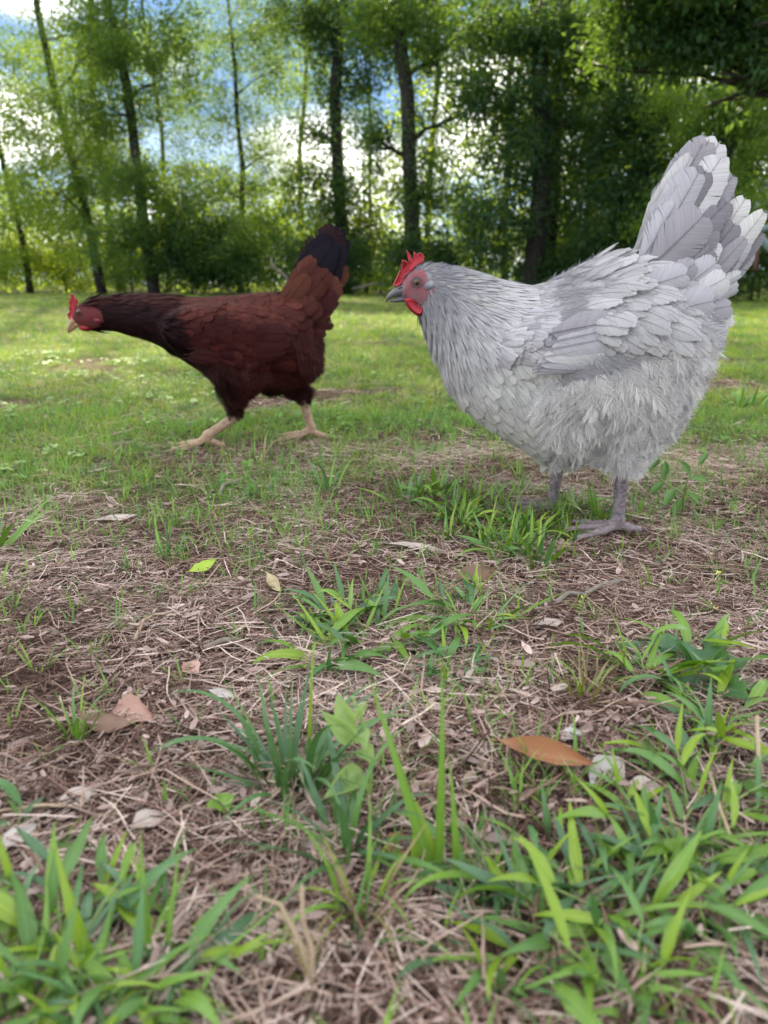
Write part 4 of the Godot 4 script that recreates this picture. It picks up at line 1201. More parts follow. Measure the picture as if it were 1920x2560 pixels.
# outline: stations [x, top, bottom, half width]
func sections(outline: Array, n := 240) -> Array:
	var out := []
	var x0: float = outline[0][0]
	var x1: float = outline[-1][0]
	for i in n:
		var x := lerpf(x0, x1, float(i) / (n - 1))
		var k := 0
		while k < outline.size() - 2 and x > outline[k + 1][0]:
			k += 1
		var a: Array = outline[maxi(k - 1, 0)]
		var b: Array = outline[k]
		var c: Array = outline[k + 1]
		var e: Array = outline[mini(k + 2, outline.size() - 1)]
		var t: float = clampf((x - b[0]) / (c[0] - b[0]), 0, 1)
		var row := [x]
		for q in [1, 2, 3]:
			var m0: float = (c[q] - a[q]) / (c[0] - a[0]) * (c[0] - b[0])
			var m1: float = (e[q] - b[q]) / (e[0] - b[0]) * (c[0] - b[0])
			var t2 := t * t
			var t3 := t2 * t
			row.append((2 * t3 - 3 * t2 + 1) * b[q] + (t3 - 2 * t2 + t) * m0 + (3 * t2 - 2 * t3) * c[q] + (t3 - t2) * m1)
		out.append(row)
	return out

func add_sections(f: Dictionary, rows: Array, k: float) -> void:
	var lo: Vector3 = f.lo
	var c: float = f.c
	var n: Vector3i = f.n
	var d: PackedFloat32Array = f.d
	var x0: float = rows[0][0]
	var x1: float = rows[-1][0]
	for x in n.x:
		var px := lo.x + x * c
		if px < x0 or px > x1:
			continue
		var r: Array = rows[clampi(roundi((px - x0) / (x1 - x0) * (rows.size() - 1)), 0, rows.size() - 1)]
		var cy: float = (r[1] + r[2]) / 2.0
		var hy: float = maxf((r[1] - r[2]) / 2.0, 0.001)
		var wz: float = maxf(r[3], 0.001)
		var s := minf(hy, wz)
		for y in n.y:
			var dy := (lo.y + y * c - cy) / hy
			var yy := dy * dy
			var at := (x * n.y + y) * n.z
			for z in n.z:
				var dz := (lo.z + z * c) / wz
				d[at + z] = smin(d[at + z], (sqrt(yy + dz * dz) - 1.0) * s, k)
	f.d = d

# surface nets; adds to st and returns the triangles' corners
func nets(st: SurfaceTool, f: Dictionary, paint: Callable) -> PackedVector3Array:
	var n: Vector3i = f.n
	var c: float = f.c
	var lo: Vector3 = f.lo
	var d: PackedFloat32Array = f.d
	var id := PackedInt32Array()
	id.resize(d.size())
	id.fill(-1)
	var pts := PackedVector3Array()
	var sx := n.y * n.z
	var sy := n.z
	var corner := [0, sx, sy, sx + sy, 1, sx + 1, sy + 1, sx + sy + 1]
	var offs := [Vector3(0, 0, 0), Vector3(1, 0, 0), Vector3(0, 1, 0), Vector3(1, 1, 0), Vector3(0, 0, 1), Vector3(1, 0, 1), Vector3(0, 1, 1), Vector3(1, 1, 1)]
	var edges := [[0, 1], [2, 3], [4, 5], [6, 7], [0, 2], [1, 3], [4, 6], [5, 7], [0, 4], [1, 5], [2, 6], [3, 7]]
	var cells := PackedInt32Array()
	for x in n.x - 1:
		for y in n.y - 1:
			var row := x * sx + y * sy
			for z in n.z - 1:
				var at := row + z
				var d0 := d[at]
				if d0 > c * 6.0 and d0 < 0.9 or d0 < -c * 6.0:
					continue
				var neg := 0
				for k in 8:
					if d[at + corner[k]] < 0.0:
						neg += 1
				if neg == 0 or neg == 8:
					continue
				var sum := Vector3.ZERO
				var count := 0
				for e in edges:
					var a: float = d[at + corner[e[0]]]
					var b: float = d[at + corner[e[1]]]
					if (a < 0.0) != (b < 0.0):
						sum += offs[e[0]].lerp(offs[e[1]], a / (a - b))
						count += 1
				id[at] = pts.size()
				pts.append(lo + (Vector3(x, y, z) + sum / count) * c)
				cells.append(at)
	var out := PackedVector3Array()
	var cols := PackedColorArray()
	for p in pts:
		cols.append(paint.call(p))
	for at in cells:
		# the three cell edges that start at this cell's first corner
		for e in 3:
			var step: int = [sx, sy, 1][e]
			var u: int = [sy, 1, sx][e]
			var v: int = [1, sx, sy][e]
			var a := d[at] < 0.0
			if a == (d[at + step] < 0.0) or at - u - v < 0:
				continue
			var q := [id[at], id[at - u], id[at - u - v], id[at - v]]
			if q.min() < 0:
				continue
			if not a:
				q.reverse()
			for k in [0, 2, 1, 0, 3, 2]:
				st.set_color(cols[q[k]])
				st.add_vertex(pts[q[k]])
				out.append(pts[q[k]])
	return out

# one feather along +x, one unit long, seen from +y; its vane is cut into strips that part at the edge
func feather(half: float, strips: int, split: float, arch: float, camber: float, point: float, seed_at: int, down := 0.25) -> ArrayMesh:
	var st := start()
	var keep := rng.state
	rng.seed = seed_at
	feather_uv = true
	var bend := func(x: float, z: float) -> Vector3: return Vector3(x - arch * arch * x * x * 0.3, -arch * x * x - camber * z * z / half, z)
	for side: float in [-1.0, 1.0]:
		var out_gap := 0.0
		for i in strips:
			var t0 := 0.05 + 0.93 * i / strips
			var t1 := 0.05 + 0.93 * (i + 1) / strips
			var w0 := half * _vane(t0, point)
			var w1 := half * _vane(t1, point)
			var j := 1.0 - rng.randf() * 0.28 * split
			var gap := (rng.randf() * 0.25 if rng.randf() > 0.12 else rng.randf() * 1.4) * split * (t1 - t0)
			var slant := 0.75 * (1.0 - 0.4 * t0)
			var a := Vector2(t0, 0)
			var b := Vector2(t1, 0)
			var am := Vector2(t0 + w0 * 0.5 * slant, side * w0 * 0.55)
			var bm := Vector2(t1 + w1 * 0.5 * slant - gap * 0.35, side * w1 * 0.55)
			var ae := Vector2(minf(t0 + w0 * slant + gap * 0.2, 1.02), side * w0 * j)
			var be := Vector2(minf(t1 + w1 * slant - gap, 1.03), side * w1 * j)
			var fade := smoothstep(0.0, down, t0)
			var ci := Color(0.97, 0.97, 0.97).lerp(Color(1.0, 1.0, 1.0), fade) * rr(0.95, 1.05)
			var cm := ci * 1.05
			var ce := Color(1.05, 1.05, 1.05) * (0.95 + 0.12 * t0) * rr(0.93, 1.06)
			var va: Vector3 = bend.call(a.x, a.y)
			var vb: Vector3 = bend.call(b.x, b.y)
			var vam: Vector3 = bend.call(am.x, am.y)
			var vbm: Vector3 = bend.call(bm.x, bm.y)
			var vae: Vector3 = bend.call(ae.x, ae.y)
			var vbe: Vector3 = bend.call(be.x, be.y)
			if side > 0:
				tri(st, va, vb, vbm, ci, ci, cm)
				tri(st, va, vbm, vam, ci, cm, cm)
				tri(st, vam, vbm, vbe, cm, cm, ce)
				tri(st, vam, vbe, vae, cm, ce, ce)
			else:
				tri(st, va, vbm, vb, ci, cm, ci)
				tri(st, va, vam, vbm, ci, cm, cm)
				tri(st, vam, vbe, vbm, cm, ce, cm)
				tri(st, vam, vae, vbe, cm, ce, ce)
	# shaft
	var n := 6
	var cs := Color(0.62, 0.60, 0.60)
	for i in n:
		var t0 := float(i) / n
		var t1 := float(i + 1) / n
		var a: Vector3 = bend.call(t0, 0.0) + Vector3(0, 0.006, 0)
		var b: Vector3 = bend.call(t1, 0.0) + Vector3(0, 0.006, 0)
		var w := 0.055 * half * (1.0 - 0.8 * t0) + 0.001
		tri(st, a - Vector3(0, 0, w), b - Vector3(0, 0, w), b + Vector3(0, 0, w), cs, cs, cs)
		tri(st, a - Vector3(0, 0, w), b + Vector3(0, 0, w), a + Vector3(0, 0, w), cs, cs, cs)
	rng.state = keep
	feather_uv = false
	return done(st)

func _vane(t: float, point: float) -> float:
	var rise := pow(minf(t / 0.32, 1.0), 0.6)
	var e := clampf((t - 0.5) / 0.5, 0.0, 1.0)
	var round_end := sqrt(maxf(0.0, 1.0 - e * e * 0.99))
	return rise * lerpf(round_end, 1.0 - 0.97 * clampf((t - 0.2) / 0.8, 0, 1), point)

# a loose downy plume: a curved shaft with separate hair-like barbs
func plume(barbs: int, reach: float, seed_at: int, hair := 0.011) -> ArrayMesh:
	var st := start()
	var keep := rng.state
	rng.seed = seed_at
	for i in barbs:
		var t := pow(float(i) / barbs, 0.85) * 0.9
		var side := -1.0 if i % 2 == 0 else 1.0
		var a := Vector3(t, -0.25 * t * t, 0)
		var l := reach * (1.0 - 0.55 * t) * rr(0.7, 1.2)
		var dir := Vector3(rr(0.6, 1.1), rr(-0.25, 0.55), side * rr(0.35, 0.9)).normalized()
		var m := a + dir * l * 0.5
		var e := a + dir * l + Vector3(0.22, -0.10, 0) * l
		var w := Vector3(-dir.z, 0, dir.x).normalized() * hair
		var c0 := Color(0.82, 0.82, 0.82)
		tri(st, a - w, m - w * 0.9, m + w * 0.9, c0, c0, c0)
		tri(st, a - w, m + w * 0.9, a + w, c0, c0, c0)
		tri(st, m - w * 0.9, e, m + w * 0.9, c0, Color(1.1, 1.1, 1.1), c0)
	var s := Color(0.85, 0.85, 0.85)
	tri(st, Vector3(0, 0, -0.012), Vector3(0.95, -0.23, 0), Vector3(0, 0, 0.012), s, s, s)
	rng.state = keep
	return done(st)

func flat_flesh(outline: Array, half: float, rim: float) -> ArrayMesh:
	# a flat fleshy shape with rounded rim (comb): outline in the xy plane
	var st := start()
	var poly := PackedVector2Array(outline)
	if Geometry2D.is_polygon_clockwise(poly):
		poly.reverse()
	var inner := PackedVector2Array()
	var n := poly.size()
	for i in n:
		var a := poly[(i + n - 1) % n]
		var b := poly[i]
		var c := poly[(i + 1) % n]
		var nrm := ((b - a).normalized() + (c - b).normalized()).normalized().orthogonal()
		inner.append(b - nrm * rim)
	var idx := Geometry2D.triangulate_polygon(poly)
	for s: float in [-1.0, 1.0]:
		for k in range(0, idx.size(), 3):
			var q := [idx[k], idx[k + 1], idx[k + 2]]
			if s > 0:
				q.reverse()
			tri(st, _up(inner[q[0]], s * half), _up(inner[q[1]], s * half), _up(inner[q[2]], s * half))
		for i in n:
			var j := (i + 1) % n
			var a := _up(inner[i], s * half)
			var b := _up(inner[j], s * half)
			var c := _up(poly[j], 0)
			var d := _up(poly[i], 0)
			if s > 0:
				tri(st, a, c, b)
				tri(st, a, d, c)
			else:
				tri(st, a, b, c)
				tri(st, a, c, d)
	return done(st)

func _up(p: Vector2, z: float) -> Vector3:
	return Vector3(p.x, p.y, z)

func lens_shape(r: Vector3, bumps := 0.0) -> ArrayMesh:
	var s := SphereMesh.new()
	s.radius = 1.0
	s.height = 2.0
	s.radial_segments = 20
	s.rings = 12
	var st := SurfaceTool.new()
	st.begin(Mesh.PRIMITIVE_TRIANGLES)
	st.append_from(s, 0, Transform3D(Basis.from_scale(r), Vector3.ZERO))
	return st.commit()

# beak: a horny cone along pts
func horn(pts: Array, radii: Array, flat: float) -> ArrayMesh:
	var st := start()
	tube(st, pts, radii, 10)
	return done(st)

func surface_points(corners: PackedVector3Array, count: int) -> Array:
	# [place, normal] spread evenly over a skin
	var sums := PackedFloat32Array()
	var total := 0.0
	for k in range(0, corners.size(), 3):
		total += (corners[k + 1] - corners[k]).cross(corners[k + 2] - corners[k]).length()
		sums.append(total)
	var out := []
	for i in count:
		var k := sums.bsearch(rng.randf() * total)
		k = mini(k, sums.size() - 1) * 3
		var u := rng.randf()
		var v := rng.randf()
		if u + v > 1.0:
			u = 1.0 - u
			v = 1.0 - v
		var e1 := corners[k + 1] - corners[k]
		var e2 := corners[k + 2] - corners[k]
		out.append([corners[k] + e1 * u + e2 * v, e2.cross(e1).normalized()])
	return out

func foot_shape(f: Dictionary, hock: Vector3, ankle: Vector3, r: float, toes: Array) -> void:
	add_capsule(f, hock, ankle, r * 1.05, r * 0.92, r * 0.3)
	add_capsule(f, ankle, ankle + Vector3(-0.004, -0.006, 0), r * 1.05, r * 1.0, r * 0.5)
	for toe in toes:
		var last := ankle + Vector3(-0.002, -0.007, 0)
		for i in toe.size():
			var rad: float = r * (0.72 - 0.13 * i)
			add_capsule(f, last, toe[i], rad * 1.05, rad * 0.85, r * 0.35)
			add_capsule(f, toe[i], toe[i] + Vector3(0, -0.0005, 0), rad * 0.95, rad * 0.9, r * 0.25)
			last = toe[i]
		var d: Vector3 = (toe[-1] - (toe[-2] if toe.size() > 1 else ankle)).normalized()
		add_capsule(f, last, last + d * r * 1.1 + Vector3(0, -r * 0.35, 0), r * 0.28, r * 0.10, r * 0.2)

func lay(p: Vector3, n: Vector3, dir: Vector3, lift_by: float, l: float, w: float) -> Transform3D:
	var lift := lift_by + 0.09
	var t := (dir - n * dir.dot(n)).normalized()
	var d := t * cos(lift) + n * sin(lift)
	return Transform3D(aim(d, n, l, l, l * w), p + n * 0.0008)


# ---------------------------------------------------------------- the grey hen (her own axes: -x is ahead, the origin between her feet)

func build_grey_hen() -> void:
	var hen := thing("hen", "pale grey fluffy hen with red comb, standing in profile on the grass", "hen", Vector3(0.2796, 0, -0.985) + Vector3(0, ground_y(Vector3(0.2796, 0, -0.985).x, Vector3(0.2796, 0, -0.985).z), 0))
	var rows := sections([[-0.2588, 0.3118, 0.302, 0.0046], [-0.2553, 0.3195, 0.2972, 0.0086], [-0.2493, 0.3272, 0.2923, 0.0122], [-0.2403, 0.334, 0.2854, 0.0153], [-0.2313, 0.3378, 0.2685, 0.0173], [-0.2218, 0.3387, 0.2434, 0.0214], [-0.2092, 0.3387, 0.2117, 0.0295], [-0.19, 0.3359, 0.1762, 0.0448], [-0.1611, 0.3282, 0.1485, 0.0621], [-0.1294, 0.3191, 0.1269, 0.0743], [-0.0952, 0.3128, 0.1051, 0.0854], [-0.0771, 0.3157, 0.094, 0.0895], [-0.0573, 0.3215, 0.0907, 0.0936], [-0.0329, 0.333, 0.0973, 0.0966], [-0.0087, 0.3445, 0.104, 0.0977], [0.021, 0.3487, 0.1018, 0.0977], [0.0514, 0.3454, 0.1106, 0.0946], [0.08, 0.3359, 0.1345, 0.0834], [0.1018, 0.3224, 0.1656, 0.0661], [0.1181, 0.3006, 0.2023, 0.0468], [0.1307, 0.2735, 0.2332, 0.0234], [0.136, 0.256, 0.2484, 0.0061]])
	var foot_near: Vector3 = Vector3(0.0353, 0, 0.026) + Vector3(0, 0.022, 0)
	var foot_far: Vector3 = Vector3(-0.0285, 0, -0.0755) + Vector3(0, 0.020, 0)
	foot_near.z = 0.055
	foot_far.z = -0.055
	foot_near.x = Vector3(0.0273, 0.0273, 0.055).x
	foot_near.y = Vector3(0.0279, 0.0207, 0.055).y
	foot_far.x = Vector3(-0.0348, 0.0098, -0.055).x
	foot_far.y = Vector3(-0.0347, 0.0086, -0.055).y
	var hx := Vector2(-0.2028, 0.3224).x
	var face := Vector2(-0.2385, 0.3118)
	var skin := func(p: Vector3) -> Color:
		var q := Vector2((p.x - face.x) / 0.0203, (p.y - face.y) / 0.0239) * (1.0 + 0.35 * clump.get_noise_3d(p.x * 130.0, p.y * 130.0, p.z * 130.0))
		if q.length() < 1.0 or p.x < Vector2(-0.2501, 0.3079).x:
			var mott := clump.get_noise_3d(p.x * 400.0, p.y * 400.0, p.z * 400.0)
			var ring := Vector2(p.x - Vector2(-0.2386, 0.3171).x, p.y - Vector2(-0.2386, 0.3171).y).length()
			if ring < 0.0078:
				return Color(0.07, 0.03, 0.035)
			return Color(0.22, 0.030, 0.04).lerp(Color(0.14, 0.07, 0.08), clampf(mott * 0.9 + 0.5 + 0.4 * (-q.y), 0, 1)).lerp(Color(0.15, 0.12, 0.13), smoothstep(0.65, 1.0, q.length()))
		var g := Color(0.43, 0.42, 0.415)
		return g.lerp(Color(0.22, 0.22, 0.24), smoothstep(Vector2(-0.1331, 0.3224).x, Vector2(-0.219, 0.3224).x, p.x) * smoothstep(Vector2(-0.2587, 0.223).y, Vector2(-0.2592, 0.2932).y, p.y))
	var st := start()
	var body := field(Vector3(Vector2(-0.2109, 0.3224).x, Vector2(-0.0367, 0.0262).y, -0.14), Vector3(Vector2(0.1472, 0.3224).x, Vector2(-0.0105, 0.3652).y, 0.14), 0.0055)
	add_sections(body, rows, 0.01)
	for s: float in [-1.0, 1.0]:
		# folded wings, thighs
		add_ellipsoid(body, Vector3(Vector2(-0.0341, 0.2484).x, Vector2(-0.0341, 0.2484).y, 0.072 * s), Vector3(0.1043, 0.0397, 0.030), 0.02, 0.12)
	add_capsule(body, Vector3(-0.0366, 0.1222, -0.03), Vector3(-0.0363, 0.0849, -0.045), 0.046, 0.018, 0.03)
	add_capsule(body, Vector3(0.0312, 0.1444, 0.03), Vector3(0.0255, 0.1118, 0.05), 0.048, 0.016, 0.03)
	var corners := nets(st, body, skin)
	var head := field(Vector3(Vector2(-0.2669, 0.3224).x, Vector2(-0.2588, 0.2332).y, -0.035), Vector3(Vector2(-0.2079, 0.3224).x, Vector2(-0.2595, 0.3511).y, 0.035), 0.0022)
	add_sections(head, rows, 0.004)
	for s: float in [-1.0, 1.0]:
		add_ellipsoid(head, Vector3(Vector2(-0.2386, 0.3166).x, Vector2(-0.2386, 0.3166).y, 0.0125 * s), Vector3(0.0085, 0.0085, 0.0035), 0.004)
		add_ellipsoid(head, Vector3(Vector2(-0.2348, 0.2991).x, Vector2(-0.2348, 0.2991).y, 0.011 * s), Vector3(0.011, 0.008, 0.004), 0.006)
	var hs := start()
	var head_corners := nets(hs, head, skin)
	var body_mesh := done(st)
	body_mesh.surface_set_material(0, mats.feather)
	hs.generate_normals()
	hs.commit(body_mesh)
	body_mesh.surface_set_material(1, mats.face_skin)
	part("body", body_mesh, null, hen)
	# legs and feet: one skin from the fluff down
	var leg_paint := func(p: Vector3) -> Color:
		var m := clump.get_noise_3d(p.x * 260.0, p.y * 500.0, p.z * 260.0)
		var ring := 0.5 + 0.5 * sin(p.y * 1500.0)
		return Color(0.09, 0.078, 0.085).lerp(Color(0.24, 0.20, 0.21), clampf(m + 0.45 + 0.18 * ring, 0, 1)).lerp(Color(0.30, 0.235, 0.235), smoothstep(0.03, 0.005, p.y) * 0.6)
	for s in 2:
		var ank: Vector3 = foot_near if s == 0 else foot_far
		var hock: Vector3 = Vector3(0.0276, 0.1013, 0.05) if s == 0 else Vector3(-0.0301, 0.0779, -0.05)
		var lf := field(ank + Vector3(-0.075, -0.035, -0.05), ank + Vector3(0.05, 0.095, 0.05), 0.0021)
		var down := -ank.y + 0.0055
		foot_shape(lf, hock, ank, 0.0084, [
			[ank + Vector3(-0.022, down * 0.75, 0.012), ank + Vector3(-0.042, down + 0.002, 0.022), ank + Vector3(-0.058, down, 0.030)],
			[ank + Vector3(-0.024, down * 0.7, 0.0), ank + Vector3(-0.046, down + 0.003, -0.002), ank + Vector3(-0.066, down, -0.003)],
			[ank + Vector3(-0.018, down * 0.75, -0.014), ank + Vector3(-0.034, down + 0.002, -0.026), ank + Vector3(-0.047, down, -0.036)],
			[ank + Vector3(0.014, down * 0.75, -0.002), ank + Vector3(0.029, down + 0.001, -0.003)]])
		var ls := start()
		nets(ls, lf, leg_paint)
		part("leg", done(ls), mats.skin, hen)
	# head furniture
	part("comb", flat_flesh([Vector2(-0.2689, 0.3128), Vector2(-0.2669, 0.3171), Vector2(-0.2644, 0.3224), Vector2(-0.2619, 0.3272), Vector2(-0.2604, 0.3316), Vector2(-0.2602, 0.3344), Vector2(-0.2589, 0.332), Vector2(-0.2572, 0.3316), Vector2(-0.2585, 0.3368), Vector2(-0.258, 0.3411), Vector2(-0.2565, 0.3383), Vector2(-0.2547, 0.3373), Vector2(-0.2565, 0.3416), Vector2(-0.2572, 0.3442), Vector2(-0.2535, 0.344), Vector2(-0.2494, 0.3414), Vector2(-0.2479, 0.3402), Vector2(-0.2505, 0.3492), Vector2(-0.2519, 0.3569), Vector2(-0.247, 0.3511), Vector2(-0.243, 0.3449), Vector2(-0.2428, 0.3506), Vector2(-0.2427, 0.3546), Vector2(-0.24, 0.3525), Vector2(-0.2382, 0.3506), Vector2(-0.2356, 0.3532), Vector2(-0.232, 0.3521), Vector2(-0.229, 0.3483), Vector2(-0.2299, 0.3418), Vector2(-0.2349, 0.3397), Vector2(-0.2413, 0.3349), Vector2(-0.2468, 0.3292), Vector2(-0.2523, 0.3224), Vector2(-0.2563, 0.3166), Vector2(-0.2618, 0.3123)], 0.0022, 0.0009), mats.comb_skin, hen)
	for s: float in [1.0, -1.0]:
		part("wattle", flat_flesh([Vector2(-0.2541, 0.2972), Vector2(-0.248, 0.2991), Vector2(-0.2388, 0.2972), Vector2(-0.2306, 0.2932), Vector2(-0.2275, 0.2868), Vector2(-0.2289, 0.2804), Vector2(-0.2335, 0.2764), Vector2(-0.2396, 0.2779), Vector2(-0.2463, 0.2829), Vector2(-0.252, 0.2898)], 0.0020, 0.0032), mats.comb_skin, hen, Transform3D(Basis(), Vector3(0, 0, 0.0135 * s)))
		part("ear_lobe", lens_shape(Vector3(0.0100, 0.0062, 0.0034)), material("ear_grey", Color(0.20, 0.20, 0.22), 0.6), hen, Transform3D(Basis(Vector3(0, 0, 1), 0.25), Vector3(Vector2(-0.2203, 0.3137).x, Vector2(-0.2203, 0.3137).y, 0.0175 * s)))
		part("ear_lobe", lens_shape(Vector3(0.0042, 0.0095, 0.0032)), mats.comb_skin, hen, Transform3D(Basis(Vector3(0, 0, 1), -0.45), Vector3(Vector2(-0.215, 0.302).x, Vector2(-0.215, 0.302).y, 0.0172 * s)))
		var eye_at := Vector3(Vector2(-0.2386, 0.3171).x, Vector2(-0.2386, 0.3171).y, 0.0132 * s)
		var lid := part("eyelid", lens_shape(Vector3(0.0072, 0.0070, 0.0028)), mats.eyelid, hen, Transform3D(Basis(), eye_at))
		lid.position.z += 0.0006 * s
		var eye := part("eye", lens_shape(Vector3(0.0041, 0.0041, 0.0028)), mats.iris, hen, Transform3D(Basis(), eye_at + Vector3(0, 0, 0.0016 * s)))
		part("pupil", lens_shape(Vector3(0.0023, 0.0023, 0.0013)), mats.pupil, eye, Transform3D(Basis(), Vector3(0, 0, 0.0023 * s)))
	for s: float in [1.0, -1.0]:
		part("nostril", lens_shape(Vector3(0.0026, 0.0010, 0.0008)), mats.eyelid, hen, Transform3D(Basis(Vector3(0, 0, 1), 0.35), Vector3(Vector2(-0.2593, 0.3108).x, Vector2(-0.2593, 0.3108).y, 0.0058 * s)))
	part("upper_beak", horn([Vector3(-0.2491, 0.3079, 0.0001), Vector3(-0.2567, 0.3074, 0.0001), Vector3(-0.2643, 0.3055, 0.0001), Vector3(-0.2709, 0.3016, 0.0001), Vector3(-0.275, 0.2976, 0.0001), Vector3(-0.277, 0.2937, 0.0001)], [0.0074, 0.0070, 0.0056, 0.0040, 0.0024, 0.0006], 1.0), mats.dark_horn, hen)
	part("lower_beak", horn([Vector3(-0.248, 0.2976, 0.0001), Vector3(-0.2577, 0.2972, 0.0001), Vector3(-0.2663, 0.2952, 0.0001), Vector3(-0.2724, 0.2942, 0.0001)], [0.0046, 0.0040, 0.0026, 0.0008], 1.0), mats.dark_horn, hen)
	# ---- plumage
	var hackle := [feather(0.075, 8, 0.8, 0.10, 0.25, 0.7, 1), feather(0.06, 8, 1.0, 0.16, 0.25, 0.75, 2)]
	var round_f := [feather(0.36, 16, 0.35, 0.2, 0.3, 0.16, 3), feather(0.30, 16, 0.5, 0.24, 0.3, 0.26, 4), feather(0.40, 18, 0.3, 0.16, 0.28, 0.10, 5)]
	var loose := [feather(0.24, 16, 0.5, 0.26, 0.3, 0.35, 6), feather(0.20, 16, 0.7, 0.34, 0.3, 0.45, 7)]
	var fluff := [plume(34, 0.55, 8), plume(30, 0.65, 9), plume(40, 0.45, 10)]
	var sets := {}
	for nm in ["hackle", "breast", "loose", "fluff"]:
		sets[nm] = [[], [], [], PackedColorArray(), PackedColorArray(), PackedColorArray()]
	var put := func(nm: String, k: int, t: Transform3D, c: Color) -> void:
		sets[nm][k].append(t)
		sets[nm][k + 3].append(c)
	var coverts := []
	var head_at := Vector2(-0.2342, 0.3253)
	var pts := surface_points(corners, 20000) + surface_points(head_corners, 2600)
	for pn in pts:
		var p: Vector3 = pn[0]
		var n: Vector3 = pn[1]
		var fq := Vector2((p.x - face.x) / 0.0203, (p.y - face.y) / 0.0234) * rr(0.9, 1.35)
		if fq.length() < 1.0 or p.x < Vector2(-0.2493, 0.3224).x:
			continue
		var rad := Vector2(p.x - head_at.x, p.y - head_at.y)
		# the cape of neck feathers ends along a slanting line
		var cape := (p.x - Vector2(-0.0897, 0.3147).x) - (p.y - Vector2(-0.0897, 0.3147).y) * 0.80 + 0.006 * sin(p.z * 90.0)
		var jit := Vector3(rr(-1, 1), rr(-1, 1), rr(-1, 1))
		var wing_line := lerpf(Vector2(-0.0807, 0.2075).y, Vector2(0.0532, 0.2484).y, clampf((p.x - Vector2(-0.0807, 0.2075).x) / (Vector2(0.0532, 0.2484).x - Vector2(-0.0807, 0.2075).x), -0.3, 1.2))
		if p.z < 0.0 and p.x < Vector2(-0.0009, 0.0616).x and p.y < Vector2(-0.0411, 0.0896).y:
			continue
		if p.y < Vector2(-0.0411, 0.0896).y and Vector2(p.x - foot_near.x, p.z - foot_near.z).length() < 0.016:
			continue
		if cape > 0.01 and p.x > Vector2(-0.0791, 0.223).x and rng.randf() < 0.30:
			put.call("fluff", rng.randi() % 3, lay(p, n, Vector3(0.85, -0.4, 0) + jit * 0.4, rr(0.03, 0.2), rr(0.016, 0.028), 0.8), Color(0.482, 0.469, 0.479) * rr(0.85, 1.1))
			continue
		if cape < 0.0 and p.y > Vector2(-0.1896, 0.1709).y:
			var dark := clampf(1.0 - rad.length() / 0.125, 0, 1)
			var d := Vector3(rad.x, rad.y, 0).normalized() + Vector3(0.15, -0.18, 0) + jit * 0.12
			var l := lerpf(0.024, 0.012, smoothstep(0.06, 0.02, rad.length()))
			var c := Color(0.540, 0.523, 0.519).lerp(Color(0.237, 0.235, 0.250), smoothstep(0.1, 0.9, dark)) * rr(0.93, 1.07)
			if rad.y > -0.03 and rng.randf() < 0.08:
				c = c.lerp(Color(0.540, 0.501, 0.395), 0.5)
			put.call("hackle", rng.randi() % 2, lay(p, n, d, rr(0.02, 0.10), l * rr(0.8, 1.2), 1.0), c)
		elif p.y < wing_line - 0.004 and p.x > Vector2(-0.0919, 0.2023).x - 0.35 * (p.y - Vector2(-0.0919, 0.2023).y) or p.x > Vector2(0.0692, 0.2735).x and p.y < Vector2(0.0735, 0.2332).y:
			# thigh, belly and vent fluff
			if rng.randf() < 0.30:
				continue
			var out := clampf((p.x - Vector2(-0.0838, 0.1709).x) / 0.2, 0, 1)
			var sw := clump.get_noise_3d(p.x * 24.0, p.y * 24.0, p.z * 24.0)
			var d := Vector3(0.15 + 0.75 * out * out + sw * 1.2, -0.9 + 0.4 * out * out, 0) + jit * 0.75
			var c := Color(0.791, 0.759, 0.708).lerp(Color(0.606, 0.584, 0.573), rng.randf()) * rr(0.88, 1.15)
			if p.y < Vector2(-0.0411, 0.0896).y:
				c = c.lerp(Color(0.686, 0.608, 0.456), 0.45)
			if p.x < Vector2(-0.0097, 0.1709).x and rng.randf() < 0.4:
				put.call("loose", rng.randi() % 2, lay(p, n, d + Vector3(0, -0.3, 0), rr(0.08, 0.3), rr(0.026, 0.04), 1.0), c)
			else:
				put.call("fluff", rng.randi() % 3, lay(p, n, d, rr(0.15, 0.6), rr(0.020, 0.036), 1.0), c)
		elif p.x < Vector2(-0.0843, 0.223).x and p.y < Vector2(-0.129, 0.2332).y + 0.55 * (p.x - Vector2(-0.129, 0.2332).x):
			# breast
			if rng.randf() < 0.05:
				continue
			var d := Vector3(0.55, -0.75, 0) + jit * 0.18
			put.call("breast", rng.randi() % 3, lay(p, n, d, rr(0.03, 0.14), rr(0.018, 0.027), rr(0.85, 1.1)), Color(0.60, 0.585, 0.56) * rr(0.85, 1.12))
		elif p.x > Vector2(-0.0539, 0.2735).x and p.y > Vector2(-0.0534, 0.266).y - 0.12 * (p.x - Vector2(-0.0539, 0.2735).x):
			# back and saddle: long loose feathers that fall over the wing
			if rng.randf() < 0.45:
				continue
			var d := Vector3(0.9, -0.15 - 7.0 * maxf(0.0, Vector2(-0.0072, 0.3272).y - p.y), 0) + jit * 0.25
			var c := Color(0.424, 0.409, 0.403) * rr(0.85, 1.15)
			if rng.randf() < 0.42:
				put.call("breast", rng.randi() % 3, lay(p, n, d, rr(0.0, 0.12), rr(0.024, 0.038), rr(0.65, 0.95)), c)
			else:
				put.call("loose", rng.randi() % 2, lay(p, n, d, rr(0.05, 0.25), rr(0.034, 0.052), 1.1), c)
		else:
			# wing coverts
			if rng.randf() < 0.45:
				continue
			var d := Vector3(0.9, -0.30, 0) + jit * 0.22
			var c := Color(0.435, 0.419, 0.417) * rr(0.84, 1.14)
			var t := lay(p, n, d, rr(0.0, 0.10), rr(0.019, 0.030), rr(0.7, 1.0))
